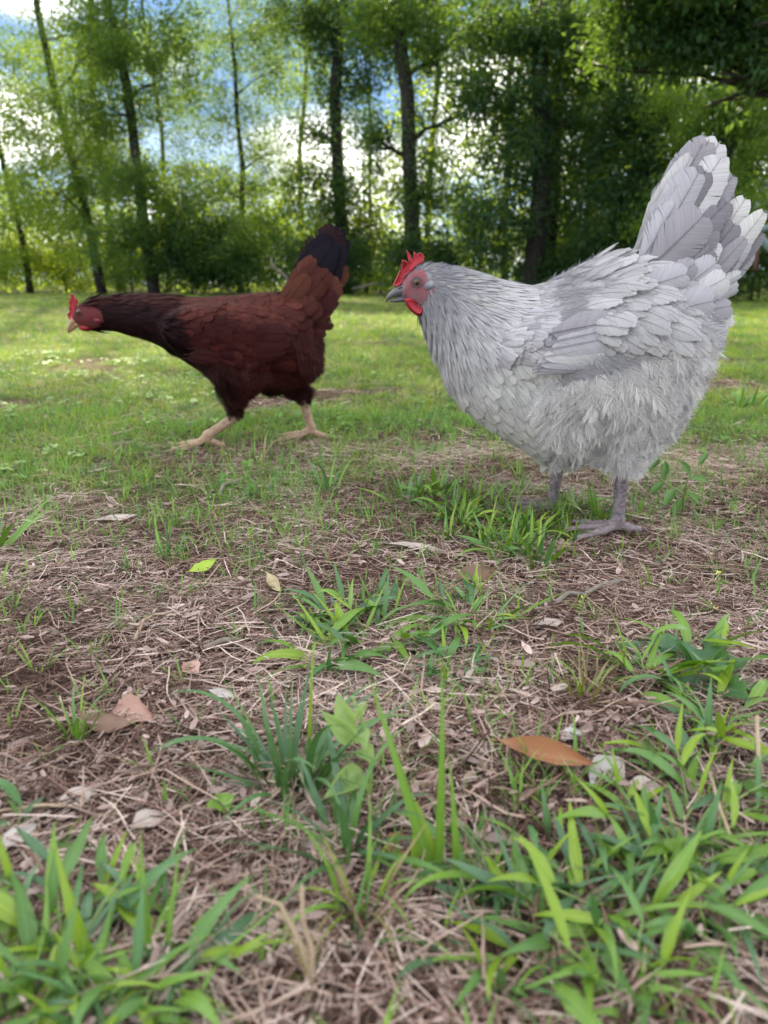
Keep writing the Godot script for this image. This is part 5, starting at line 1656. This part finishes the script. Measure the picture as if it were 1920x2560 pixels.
			if p.z > 0.03 and coverts.size() < 280 and rng.randf() < 0.6:
				coverts.append([t, c])
			else:
				put.call("breast", rng.randi() % 3, t, c)
	# feathers that show one by one
	var tones := []
	for i in 6:
		var m: StandardMaterial3D = mats.feather.duplicate()
		m.albedo_color = [Color(0.430, 0.413, 0.435), Color(0.310, 0.292, 0.309), Color(0.202, 0.185, 0.200), Color(0.533, 0.516, 0.509), Color(0.103, 0.095, 0.109), Color(0.619, 0.602, 0.566)][i].linear_to_srgb()
		tones.append(m)
	for q in coverts:
		part("covert_feather", round_f[rng.randi() % 3], tones[[0, 0, 0, 1, 3][rng.randi() % 5]], hen, q[0])
	var quill := [feather(0.19, 26, 0.18, 0.14, 0.34, 0.08, 21, 0.1), feather(0.23, 26, 0.3, 0.18, 0.36, 0.05, 22, 0.1), feather(0.16, 26, 0.15, 0.10, 0.3, 0.12, 23, 0.1)]
	var big := [feather(0.32, 24, 0.45, 0.22, 0.34, 0.06, 24), feather(0.27, 24, 0.6, 0.28, 0.36, 0.12, 25), feather(0.36, 24, 0.35, 0.18, 0.32, 0.04, 26)]
	# [root, tip, width factor, shape 0 quill 1 broad, tone, roll]
	for q in [
		# upper fan, far side first
		[Vector3(0.0738, 0.3275, -0.03), Vector3(0.1697, 0.4352, -0.05), 1.2, 0, 4, 0.2], [Vector3(0.076, 0.3225, -0.02), Vector3(0.1618, 0.3978, -0.03), 1.2, 0, 4, 0.1], [Vector3(0.0618, 0.3347, -0.02), Vector3(0.1632, 0.4695, -0.035), 1.2, 0, 5, 0.35], [Vector3(0.051, 0.3395, -0.012), Vector3(0.1446, 0.4834, -0.02), 1.15, 0, 3, 0.2], [Vector3(0.0441, 0.3442, -0.008), Vector3(0.1244, 0.4843, -0.012), 1.1, 0, 1, 0.1],
		[Vector3(0.0608, 0.3272, 0), Vector3(0.1514, 0.4443, -0.01), 1.2, 0, 1, -0.1], [Vector3(0.0362, 0.3464, 0), Vector3(0.113, 0.474, 0), 1.05, 0, 1, 0.3], [Vector3(0.0297, 0.3486, 0.004), Vector3(0.0998, 0.4585, 0.004), 1.0, 0, 3, 0.5], [Vector3(0.0471, 0.3367, 0.008), Vector3(0.1257, 0.4616, 0.01), 1.25, 0, 3, 0.0], [Vector3(0.0643, 0.3224, 0.006), Vector3(0.1396, 0.4153, 0.008), 1.1, 0, 2, -0.1], [Vector3(0.0399, 0.3389, 0.014), Vector3(0.1101, 0.4452, 0.018), 1.25, 0, 2, 0.1],
		[Vector3(0.0357, 0.3365, 0.02), Vector3(0.1026, 0.4401, 0.024), 1.35, 0, 0, 0.25], [Vector3(0.0586, 0.32, 0.016), Vector3(0.1251, 0.4052, 0.02), 1.25, 0, 2, -0.2], [Vector3(0.0264, 0.3436, 0.016), Vector3(0.0826, 0.4221, 0.02), 1.1, 0, 0, 0.5], [Vector3(0.021, 0.3458, 0.02), Vector3(0.0711, 0.402, 0.026), 1.2, 0, 3, 0.5],
		[Vector3(0.0263, 0.3363, 0.034), Vector3(0.0723, 0.4034, 0.04), 1.0, 1, 0, 0.25], [Vector3(0.039, 0.3316, 0.038), Vector3(0.0961, 0.3916, 0.05), 1.15, 1, 1, 0.1], [Vector3(0.064, 0.3153, 0.03), Vector3(0.1171, 0.3839, 0.034), 1.0, 1, 2, -0.25], [Vector3(0.0582, 0.3107, 0.034), Vector3(0.1093, 0.3565, 0.044), 1.0, 1, 2, -0.1],
		# lower fan
		[Vector3(0.1041, 0.3027, -0.02), Vector3(0.1691, 0.417, -0.01), 1.15, 0, 5, -0.15], [Vector3(0.1185, 0.3004, -0.01), Vector3(0.1919, 0.3978, 0), 1.25, 0, 5, 0.1], [Vector3(0.128, 0.2977, -0.02), Vector3(0.1944, 0.3757, -0.02), 1.1, 0, 3, 0.25], [Vector3(0.1177, 0.2957, 0), Vector3(0.1767, 0.3641, 0.005), 1.0, 0, 0, 0.2], [Vector3(0.0926, 0.3032, 0.01), Vector3(0.1476, 0.3874, 0.016), 1.2, 0, 2, -0.2], [Vector3(0.105, 0.2984, 0.012), Vector3(0.1601, 0.3689, 0.02), 1.2, 0, 1, -0.1],
		# big coverts under the fan
		[Vector3(0.0118, 0.3064, 0.066), Vector3(0.0688, 0.3266, 0.085), 1.1, 1, 0, 0.15], [Vector3(0.0375, 0.3063, 0.06), Vector3(0.0835, 0.3383, 0.07), 1.0, 1, 1, 0.0], [Vector3(0.0658, 0.2992, 0.05), Vector3(0.1121, 0.3385, 0.062), 1.0, 1, 0, 0.05], [Vector3(0.0726, 0.2901, 0.054), Vector3(0.1202, 0.3223, 0.07), 1.0, 1, 3, -0.1], [Vector3(0.1087, 0.3034, 0.02), Vector3(0.1696, 0.3233, 0.02), 0.7, 1, 3, 0.4], [Vector3(0.1215, 0.2935, 0.01), Vector3(0.1636, 0.3119, 0.015), 1.0, 1, 0, 0.2],
		[Vector3(0.0408, 0.284, 0.078), Vector3(0.106, 0.2955, 0.085), 1.1, 1, 0, 0.2], [Vector3(0.0121, 0.2866, 0.086), Vector3(0.0568, 0.2782, 0.1), 1.0, 1, 3, 0.35], [Vector3(0.0806, 0.2787, 0.062), Vector3(0.1343, 0.2942, 0.068), 1.1, 1, 1, -0.1], [Vector3(0.0836, 0.2672, 0.064), Vector3(0.1357, 0.2696, 0.066), 1.1, 1, 0, 0.0], [Vector3(0.045, 0.2661, 0.085), Vector3(0.1007, 0.2548, 0.088), 1.1, 1, 0, 0.3], [Vector3(0.1042, 0.2754, 0.04), Vector3(0.1555, 0.28, 0.036), 1.0, 1, 3, -0.3], [Vector3(0.1045, 0.2565, 0.045), Vector3(0.1508, 0.2423, 0.036), 1.1, 1, 0, -0.1], [Vector3(0.069, 0.2539, 0.075), Vector3(0.127, 0.2271, 0.066), 1.2, 1, 1, 0.2], [Vector3(0.041, 0.2502, 0.088), Vector3(0.0928, 0.222, 0.085), 1.1, 1, 0, 0.3], [Vector3(0.0273, 0.3223, 0.05), Vector3(0.0208, 0.2729, 0.085), 0.7, 1, 3, 0.6], [Vector3(0.0061, 0.3268, 0.055), Vector3(0.0128, 0.282, 0.085), 0.8, 1, 0, 0.5]]:
		var root: Vector3 = q[0]
		var d: Vector3 = q[1] - root
		var l := d.length() * 1.04
		var nrm := Vector3(0, 0.25, 1).rotated(d.normalized(), q[5] + rr(-0.1, 0.1))
		part("tail_feather", (quill if q[3] == 0 else big)[rng.randi() % 3], tones[q[4]], hen, Transform3D(aim(d, nrm, l, l, l * q[2] * (0.70 if q[3] == 0 else 0.82)), root))
		# its neighbour underneath, a little off
		d += Vector3(rr(-0.004, 0.006), rr(-0.016, 0.0), -0.004)
		l = d.length() * rr(0.9, 1.02)
		part("tail_feather", (quill if q[3] == 0 else big)[rng.randi() % 3], tones[clampi(q[4] + (1 if rng.randf() < 0.6 else -1), 0, 4) if q[4] < 3 else [0, 1, 2][rng.randi() % 3]], hen, Transform3D(aim(d, nrm.rotated(d.normalized(), rr(-0.35, 0.35)), l, l, l * q[2] * (0.68 if q[3] == 0 else 0.8)), root + Vector3(0.003, -0.004, -0.006)))
	for i in 110:
		var u := rr(-1.0, 1.0)
		var at := Vector3(lerpf(Vector2(0.0267, 0.3416).x, Vector2(0.1041, 0.303).x, rng.randf()), 0, u * 0.075)
		at.y = lerpf(Vector2(0.0281, 0.3272).y, Vector2(0.1307, 0.2735).y, (at.x - Vector2(0.0267, 0.3416).x) / (Vector2(0.1282, 0.2932).x - Vector2(0.0267, 0.3416).x)) - 0.035 * u * u
		sets["fluff"][i % 3].append(lay(at, Vector3(-0.3, 0.5, u * 1.5).normalized(), Vector3(0.6, 0.35 - absf(u) * 0.9 + rr(-0.3, 0.3), 0), rr(0.05, 0.25), rr(0.026, 0.044), 0.9))
		sets["fluff"][i % 3 + 3].append(Color(0.54, 0.525, 0.52) * rr(0.9, 1.15))
	for s: float in [1.0, -1.0]:
		for q in [[Vector3(-0.1062, 0.2157, 0.104), Vector3(-0.0126, 0.2422, 0.112), 0.6, 0], [Vector3(-0.1068, 0.2196, 0.106), Vector3(-0.0017, 0.2468, 0.114), 0.7, 1], [Vector3(-0.105, 0.2253, 0.107), Vector3(0.0073, 0.2515, 0.116), 0.75, 0], [Vector3(-0.101, 0.2336, 0.108), Vector3(0.0137, 0.2569, 0.117), 0.85, 3], [Vector3(-0.0923, 0.2427, 0.108), Vector3(0.0138, 0.2649, 0.117), 1.0, 0], [Vector3(-0.0858, 0.2517, 0.107), Vector3(0.0081, 0.2736, 0.115), 1.05, 0], [Vector3(-0.0906, 0.2606, 0.105), Vector3(-0.0069, 0.2788, 0.112), 1.1, 1]]:
			var root: Vector3 = q[0] * Vector3(1, 1, s)
			var d: Vector3 = (q[1] - q[0]) * Vector3(1, 1, s)
			part("flight_feather", quill[0 if s > 0 else 2], tones[q[3]], hen, Transform3D(aim(d, Vector3(0, 0.22, s), d.length(), d.length(), d.length() * q[2]), root))
	var shapes := {"hackle": hackle, "breast": round_f, "loose": loose, "fluff": fluff}
	var called := {"hackle": "neck_feathers", "breast": "breast_feathers", "loose": "saddle_feathers", "fluff": "fluff"}
	for nm in sets:
		for k in shapes[nm].size():
			if sets[nm][k].size() > 0:
				scatter(called[nm], shapes[nm][k], mats.feather, sets[nm][k], sets[nm][k + 3], hen)


# ---------------------------------------------------------------- the brown hen

func build_brown_hen() -> void:
	var hen := thing("hen", "dark red brown hen striding with its neck stretched low over the lawn", "hen", Vector3(-0.2517, 0, -1.485) + Vector3(0, ground_y(Vector3(-0.2517, 0, -1.485).x, Vector3(-0.2517, 0, -1.485).z), 0))
	var rows := sections([[-0.3483, 0.2498, 0.2408, 0.0054], [-0.3418, 0.2648, 0.2348, 0.0107], [-0.3291, 0.2745, 0.2288, 0.0161], [-0.313, 0.2804, 0.2257, 0.0199], [-0.2833, 0.2856, 0.2257, 0.0245], [-0.256, 0.2893, 0.2197, 0.0306], [-0.2298, 0.2907, 0.2136, 0.0383], [-0.1953, 0.2907, 0.2014, 0.049], [-0.1617, 0.2893, 0.183, 0.0597], [-0.1428, 0.2863, 0.1722, 0.0658], [-0.1053, 0.2841, 0.1489, 0.075], [-0.0707, 0.2856, 0.1348, 0.0811], [-0.0291, 0.2885, 0.1253, 0.0842], [0.014, 0.2915, 0.1206, 0.0842], [0.0523, 0.29, 0.119, 0.0781], [0.0866, 0.2841, 0.1285, 0.0673], [0.1086, 0.2498, 0.1426, 0.049], [0.1193, 0.2159, 0.1621, 0.0275], [0.1242, 0.193, 0.1814, 0.0061]])
	var face := Vector2(-0.3158, 0.2498)
	var skin := func(p: Vector3) -> Color:
		var q := Vector2((p.x - face.x) / 0.0337, (p.y - face.y) / 0.023)
		if q.length() < 1.0 or p.x < Vector2(-0.3406, 0.2498).x:
			var mott := clump.get_noise_3d(p.x * 300.0, p.y * 300.0, p.z * 300.0)
			var ring := Vector2(p.x - Vector2(-0.3294, 0.2596).x, (p.y - Vector2(-0.3294, 0.2596).y) * 1.1).length()
			if ring < 0.0085 and ring > 0.0062:
				return Color(0.05, 0.02, 0.02)
			return Color(0.15, 0.025, 0.03).lerp(Color(0.10, 0.04, 0.038), clampf(mott + 0.5, 0, 1))
		return Color(0.022, 0.005, 0.006)
	var st := start()
	var body := field(Vector3(Vector2(-0.2753, 0.3237).x, Vector2(-0.1197, 0.0346).y, -0.13), Vector3(Vector2(0.139, 0.3237).x, Vector2(-0.1001, 0.3032).y, 0.13), 0.006)
	add_sections(body, rows, 0.01)
	for s: float in [-1.0, 1.0]:
		add_ellipsoid(body, Vector3(Vector2(-0.0476, 0.2235).x, Vector2(-0.0476, 0.2235).y, 0.066 * s), Vector3(0.111, 0.0474, 0.030), 0.02, -0.05)
	# near thigh ahead, far thigh behind
	add_capsule(body, Vector3(-0.0314, 0.1556, 0.045), Vector3(-0.0423, 0.0748, 0.045), 0.0444, 0.0115, 0.03)
	add_capsule(body, Vector3(0.0319, 0.1372, -0.045), Vector3(0.081, 0.0966, -0.045), 0.0398, 0.0138, 0.03)
	add_capsule(body, Vector3(0.081, 0.0966, -0.045), Vector3(0.084, 0.0867, -0.045), 0.0138, 0.0092, 0.015)
	var corners := nets(st, body, skin)
	var head := field(Vector3(Vector2(-0.3529, 0.2498).x, Vector2(-0.3405, 0.2121).y, -0.035), Vector3(Vector2(-0.2787, 0.2498).x, Vector2(-0.331, 0.2907).y, 0.035), 0.0028)
	add_sections(head, rows, 0.004)
	for s: float in [-1.0, 1.0]:
		add_ellipsoid(head, Vector3(Vector2(-0.3294, 0.2588).x, Vector2(-0.3294, 0.2588).y, 0.0135 * s), Vector3(0.009, 0.008, 0.004), 0.004)
	var head_corners := nets(st, head, skin)
	part("body", done(st), mats.brown_feather, hen)
	var leg_paint := func(p: Vector3) -> Color:
		var m := clump.get_noise_3d(p.x * 200.0, p.y * 420.0, p.z * 200.0)
		return Color(0.30, 0.19, 0.115).lerp(Color(0.46, 0.33, 0.22), clampf(m + 0.5, 0, 1))
	for s in 2:
		var ank: Vector3 = Vector3(-0.0948, 0.0138, 0.045) if s == 0 else Vector3(0.1, 0.0167, -0.045)
		ank.y = 0.026
		var hock: Vector3 = Vector3(-0.04, 0.0614, 0.045) if s == 0 else Vector3(0.0847, 0.0843, -0.045)
		var lf := field(ank.min(hock) + Vector3(-0.08, -0.035, -0.055), ank.max(hock) + Vector3(0.05, 0.02, 0.05), 0.0026)
		var down := -ank.y + 0.006
		foot_shape(lf, hock, ank, 0.0096, [
			[ank + Vector3(-0.022, down * 0.75, 0.012), ank + Vector3(-0.042, down + 0.002, 0.022), ank + Vector3(-0.060, down, 0.030)],
			[ank + Vector3(-0.024, down * 0.7, 0.0), ank + Vector3(-0.048, down + 0.003, -0.002), ank + Vector3(-0.070, down, -0.003)],
			[ank + Vector3(-0.018, down * 0.75, -0.014), ank + Vector3(-0.034, down + 0.002, -0.026), ank + Vector3(-0.047, down, -0.036)],
			[ank + Vector3(0.014, down * 0.75, -0.002), ank + Vector3(0.028, down + 0.001, -0.003)]])
		var ls := start()
		nets(ls, lf, leg_paint)
		part("leg", done(ls), mats.skin, hen)
	part("comb", flat_flesh([Vector2(-0.3554, 0.2423), Vector2(-0.3579, 0.2476), Vector2(-0.3586, 0.2573), Vector2(-0.3552, 0.2566), Vector2(-0.3539, 0.2611), Vector2(-0.3568, 0.2685), Vector2(-0.3527, 0.267), Vector2(-0.3517, 0.2722), Vector2(-0.3556, 0.2808), Vector2(-0.351, 0.2782), Vector2(-0.3491, 0.2811), Vector2(-0.3533, 0.287), Vector2(-0.3479, 0.2841), Vector2(-0.3469, 0.2863), Vector2(-0.3486, 0.2911), Vector2(-0.342, 0.2911), Vector2(-0.3403, 0.2848), Vector2(-0.3357, 0.2815), Vector2(-0.3347, 0.2759), Vector2(-0.3399, 0.2678), Vector2(-0.3444, 0.2566), Vector2(-0.3473, 0.2453)], 0.0024, 0.0010), mats.comb_skin, hen)
	for s: float in [1.0, -1.0]:
		part("wattle", lens_shape(Vector3(0.016, 0.0075, 0.0028)), mats.comb_skin, hen, Transform3D(Basis(Vector3(0, 0, 1), 0.05), Vector3(Vector2(-0.3212, 0.2303).x, Vector2(-0.3212, 0.2303).y, 0.008 * s)))
		part("ear_lobe", lens_shape(Vector3(0.009, 0.005, 0.003)), material("ear_red", Color(0.16, 0.018, 0.03), 0.5), hen, Transform3D(Basis(Vector3(0, 0, 1), -0.2), Vector3(Vector2(-0.2933, 0.2438).x, Vector2(-0.2933, 0.2438).y, 0.0195 * s)))
		var eye_at := Vector3(Vector2(-0.3294, 0.2596).x, Vector2(-0.3294, 0.2596).y, 0.0155 * s)
		part("eyelid", lens_shape(Vector3(0.0062, 0.0058, 0.0028)), mats.eyelid, hen, Transform3D(Basis(), eye_at))
		var eye := part("eye", lens_shape(Vector3(0.0042, 0.0040, 0.0030)), mats.iris, hen, Transform3D(Basis(), eye_at + Vector3(0, 0, 0.0015 * s)))
		part("pupil", lens_shape(Vector3(0.0022, 0.0022, 0.0012)), mats.pupil, eye, Transform3D(Basis(), Vector3(0, 0, 0.0022 * s)))
	part("upper_beak", horn([Vector3(-0.3411, 0.2454, 0.0001), Vector3(-0.3478, 0.2408, 0.0001), Vector3(-0.3541, 0.2341, 0.0001), Vector3(-0.359, 0.2258, 0.0001), Vector3(-0.3614, 0.2189, 0.0001)], [0.0085, 0.0076, 0.0062, 0.0038, 0.0008], 1.0), mats.tan_horn, hen)
	part("lower_beak", horn([Vector3(-0.3375, 0.2363, 0.0001), Vector3(-0.3455, 0.2348, 0.0001), Vector3(-0.3517, 0.228, 0.0001), Vector3(-0.3572, 0.2212, 0.0001)], [0.0070, 0.0060, 0.0042, 0.0012], 1.0), mats.tan_horn, hen)
	var hackle := [feather(0.085, 8, 0.7, 0.10, 0.25, 0.75, 31), feather(0.07, 8, 0.9, 0.14, 0.25, 0.8, 32)]
	var round_f := [feather(0.36, 10, 0.5, 0.14, 0.22, 0.05, 33), feather(0.30, 10, 0.7, 0.18, 0.25, 0.15, 34)]
	var fluff := [plume(26, 0.5, 35, 0.014), plume(28, 0.6, 36, 0.014)]
	var names := ["neck_feathers", "body_feathers", "fluff"]
	var shapes := [hackle, round_f, fluff]
	var places := [[[], []], [[], []], [[], []]]
	var tints := [[PackedColorArray(), PackedColorArray()], [PackedColorArray(), PackedColorArray()], [PackedColorArray(), PackedColorArray()]]
	for pn in surface_points(corners, 8000) + surface_points(head_corners, 1000):
		var p: Vector3 = pn[0]
		var n: Vector3 = pn[1]
		var fq := Vector2((p.x - face.x) / 0.0337, (p.y - face.y) / 0.023) * rr(0.88, 1.2)
		if fq.length() < 1.0 or p.x < Vector2(-0.3359, 0.2498).x or p.y < Vector2(-0.0534, 0.0631).y and rng.randf() < 0.8:
			continue
		var jit := Vector3(rr(-1, 1), rr(-1, 1), rr(-1, 1))
		var k := rng.randi() % 2
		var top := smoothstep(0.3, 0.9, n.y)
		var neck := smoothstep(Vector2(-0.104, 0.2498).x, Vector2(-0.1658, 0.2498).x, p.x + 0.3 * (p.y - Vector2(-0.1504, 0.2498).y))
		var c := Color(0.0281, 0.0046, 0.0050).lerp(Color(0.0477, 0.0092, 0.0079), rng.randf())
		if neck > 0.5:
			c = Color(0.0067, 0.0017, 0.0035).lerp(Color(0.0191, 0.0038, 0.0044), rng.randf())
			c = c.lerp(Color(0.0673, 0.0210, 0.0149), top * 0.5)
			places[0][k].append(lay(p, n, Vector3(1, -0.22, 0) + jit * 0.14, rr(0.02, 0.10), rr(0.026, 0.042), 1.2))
			tints[0][k].append(c * rr(0.75, 1.2))
		elif p.y < Vector2(-0.0312, 0.1699).y - 0.25 * (p.x - Vector2(-0.031, 0.1737).x) and p.x > Vector2(-0.1124, 0.1348).x or p.x > Vector2(0.0841, 0.2121).x:
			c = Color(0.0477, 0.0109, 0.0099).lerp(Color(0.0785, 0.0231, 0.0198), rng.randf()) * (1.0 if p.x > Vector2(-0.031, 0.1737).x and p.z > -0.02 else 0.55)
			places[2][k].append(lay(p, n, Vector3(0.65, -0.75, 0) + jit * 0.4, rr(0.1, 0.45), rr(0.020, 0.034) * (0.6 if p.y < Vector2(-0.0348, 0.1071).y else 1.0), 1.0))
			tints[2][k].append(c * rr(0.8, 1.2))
		else:
			if rng.randf() < 0.35:
				continue
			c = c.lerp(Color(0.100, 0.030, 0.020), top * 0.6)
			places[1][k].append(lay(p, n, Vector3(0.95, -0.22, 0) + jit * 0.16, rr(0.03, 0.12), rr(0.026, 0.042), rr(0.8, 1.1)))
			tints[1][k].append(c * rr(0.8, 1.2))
	for g in 3:
		for k in 2:
			scatter(names[g], shapes[g][k], mats.brown_feather, places[g][k], tints[g][k], hen)
	var tones := []
	for i in 5:
		var m: StandardMaterial3D = mats.brown_feather.duplicate()
		m.albedo_color = [Color(0.006, 0.004, 0.008), Color(0.016, 0.006, 0.007), Color(0.060, 0.017, 0.012), Color(0.085, 0.029, 0.018), Color(0.036, 0.008, 0.008)][i].linear_to_srgb()
		tones.append(m)
	var quill := [feather(0.20, 16, 0.4, 0.10, 0.2, 0.1, 41, 0.1), feather(0.24, 16, 0.6, 0.14, 0.25, 0.05, 42, 0.1)]
	for q in [
		[Vector3(0.0762, 0.2716, -0.02), Vector3(0.1731, 0.3678, -0.03), 1.1, 0], [Vector3(0.0767, 0.2717, -0.015), Vector3(0.1741, 0.3927, -0.02), 1.1, 0], [Vector3(0.0736, 0.2756, -0.01), Vector3(0.1671, 0.4058, -0.012), 1.1, 0], [Vector3(0.0733, 0.2782, 0), Vector3(0.1589, 0.4072, 0), 1.2, 1], [Vector3(0.0709, 0.2812, 0.004), Vector3(0.1456, 0.395, 0.006), 1.1, 0], [Vector3(0.0835, 0.2726, 0.01), Vector3(0.1695, 0.3771, 0.012), 1.3, 0], [Vector3(0.0804, 0.2727, 0.016), Vector3(0.1537, 0.3803, 0.02), 1.3, 0], [Vector3(0.0907, 0.2651, 0.008), Vector3(0.1747, 0.3438, 0.008), 1.2, 3],
		[Vector3(0.0948, 0.2615, 0.012), Vector3(0.1653, 0.338, 0.016), 1.2, 0], [Vector3(0.0703, 0.28, 0.012), Vector3(0.1322, 0.3664, 0.016), 1.2, 1],
		[Vector3(0.0632, 0.2837, 0.015), Vector3(0.1175, 0.3556, 0.022), 1.2, 3], [Vector3(0.0715, 0.2802, 0.022), Vector3(0.1253, 0.3413, 0.03), 1.5, 2], [Vector3(0.0835, 0.2715, 0.024), Vector3(0.1475, 0.3307, 0.032), 1.5, 2], [Vector3(0.0934, 0.2619, 0.02), Vector3(0.1655, 0.3129, 0.028), 1.4, 3], [Vector3(0.0817, 0.2659, 0.03), Vector3(0.1329, 0.3151, 0.04), 1.6, 2], [Vector3(0.0962, 0.2512, 0.028), Vector3(0.1589, 0.2914, 0.036), 1.5, 4], [Vector3(0.0669, 0.2732, 0.03), Vector3(0.1094, 0.3236, 0.04), 1.5, 3], [Vector3(0.1034, 0.2401, 0.028), Vector3(0.1523, 0.2675, 0.034), 1.5, 2], [Vector3(0.1033, 0.2291, 0.03), Vector3(0.1488, 0.2456, 0.034), 1.4, 4], [Vector3(0.0558, 0.2768, 0.03), Vector3(0.0916, 0.3129, 0.036), 1.6, 3], [Vector3(0.0962, 0.215, 0.04), Vector3(0.14, 0.2227, 0.045), 1.4, 4], [Vector3(0.1041, 0.2273, 0), Vector3(0.1524, 0.2333, 0), 0.8, 2], [Vector3(0.0897, 0.2444, 0.04), Vector3(0.1324, 0.2702, 0.048), 1.7, 2], [Vector3(0.0792, 0.252, 0.045), Vector3(0.1222, 0.2811, 0.055), 1.7, 2], [Vector3(0.0587, 0.2561, -0.03), Vector3(0.1041, 0.3237, -0.03), 1.6, 2], [Vector3(0.086, 0.2484, -0.03), Vector3(0.1564, 0.2976, -0.03), 1.6, 2]]:
		var root: Vector3 = q[0]
		var d: Vector3 = q[1] - root
		var l := d.length() * 1.04
		part("tail_feather", quill[rng.randi() % 2], tones[q[3]], hen, Transform3D(aim(d, Vector3(rr(-0.15, 0.15), 0.2, 1.0), l, l, l * q[2] * 0.86), root))
	for s: float in [1.0, -1.0]:
		for q in [[Vector3(-0.1217, 0.1788, 0.088), Vector3(0.0312, 0.1796, 0.096), 0.5], [Vector3(-0.1163, 0.1864, 0.092), Vector3(0.0541, 0.1872, 0.1), 0.55], [Vector3(-0.1076, 0.1974, 0.094), Vector3(0.0711, 0.1983, 0.104), 0.6], [Vector3(-0.0916, 0.2119, 0.095), Vector3(0.079, 0.2112, 0.105), 0.7], [Vector3(-0.076, 0.2261, 0.095), Vector3(0.0744, 0.2253, 0.104), 0.8]]:
			var root: Vector3 = q[0] * Vector3(1, 1, s)
			var d: Vector3 = (q[1] - q[0]) * Vector3(1, 1, s)
			part("flight_feather", quill[0], tones[4], hen, Transform3D(aim(d, Vector3(0, 0.15, s), d.length(), d.length(), d.length() * q[2]), root))
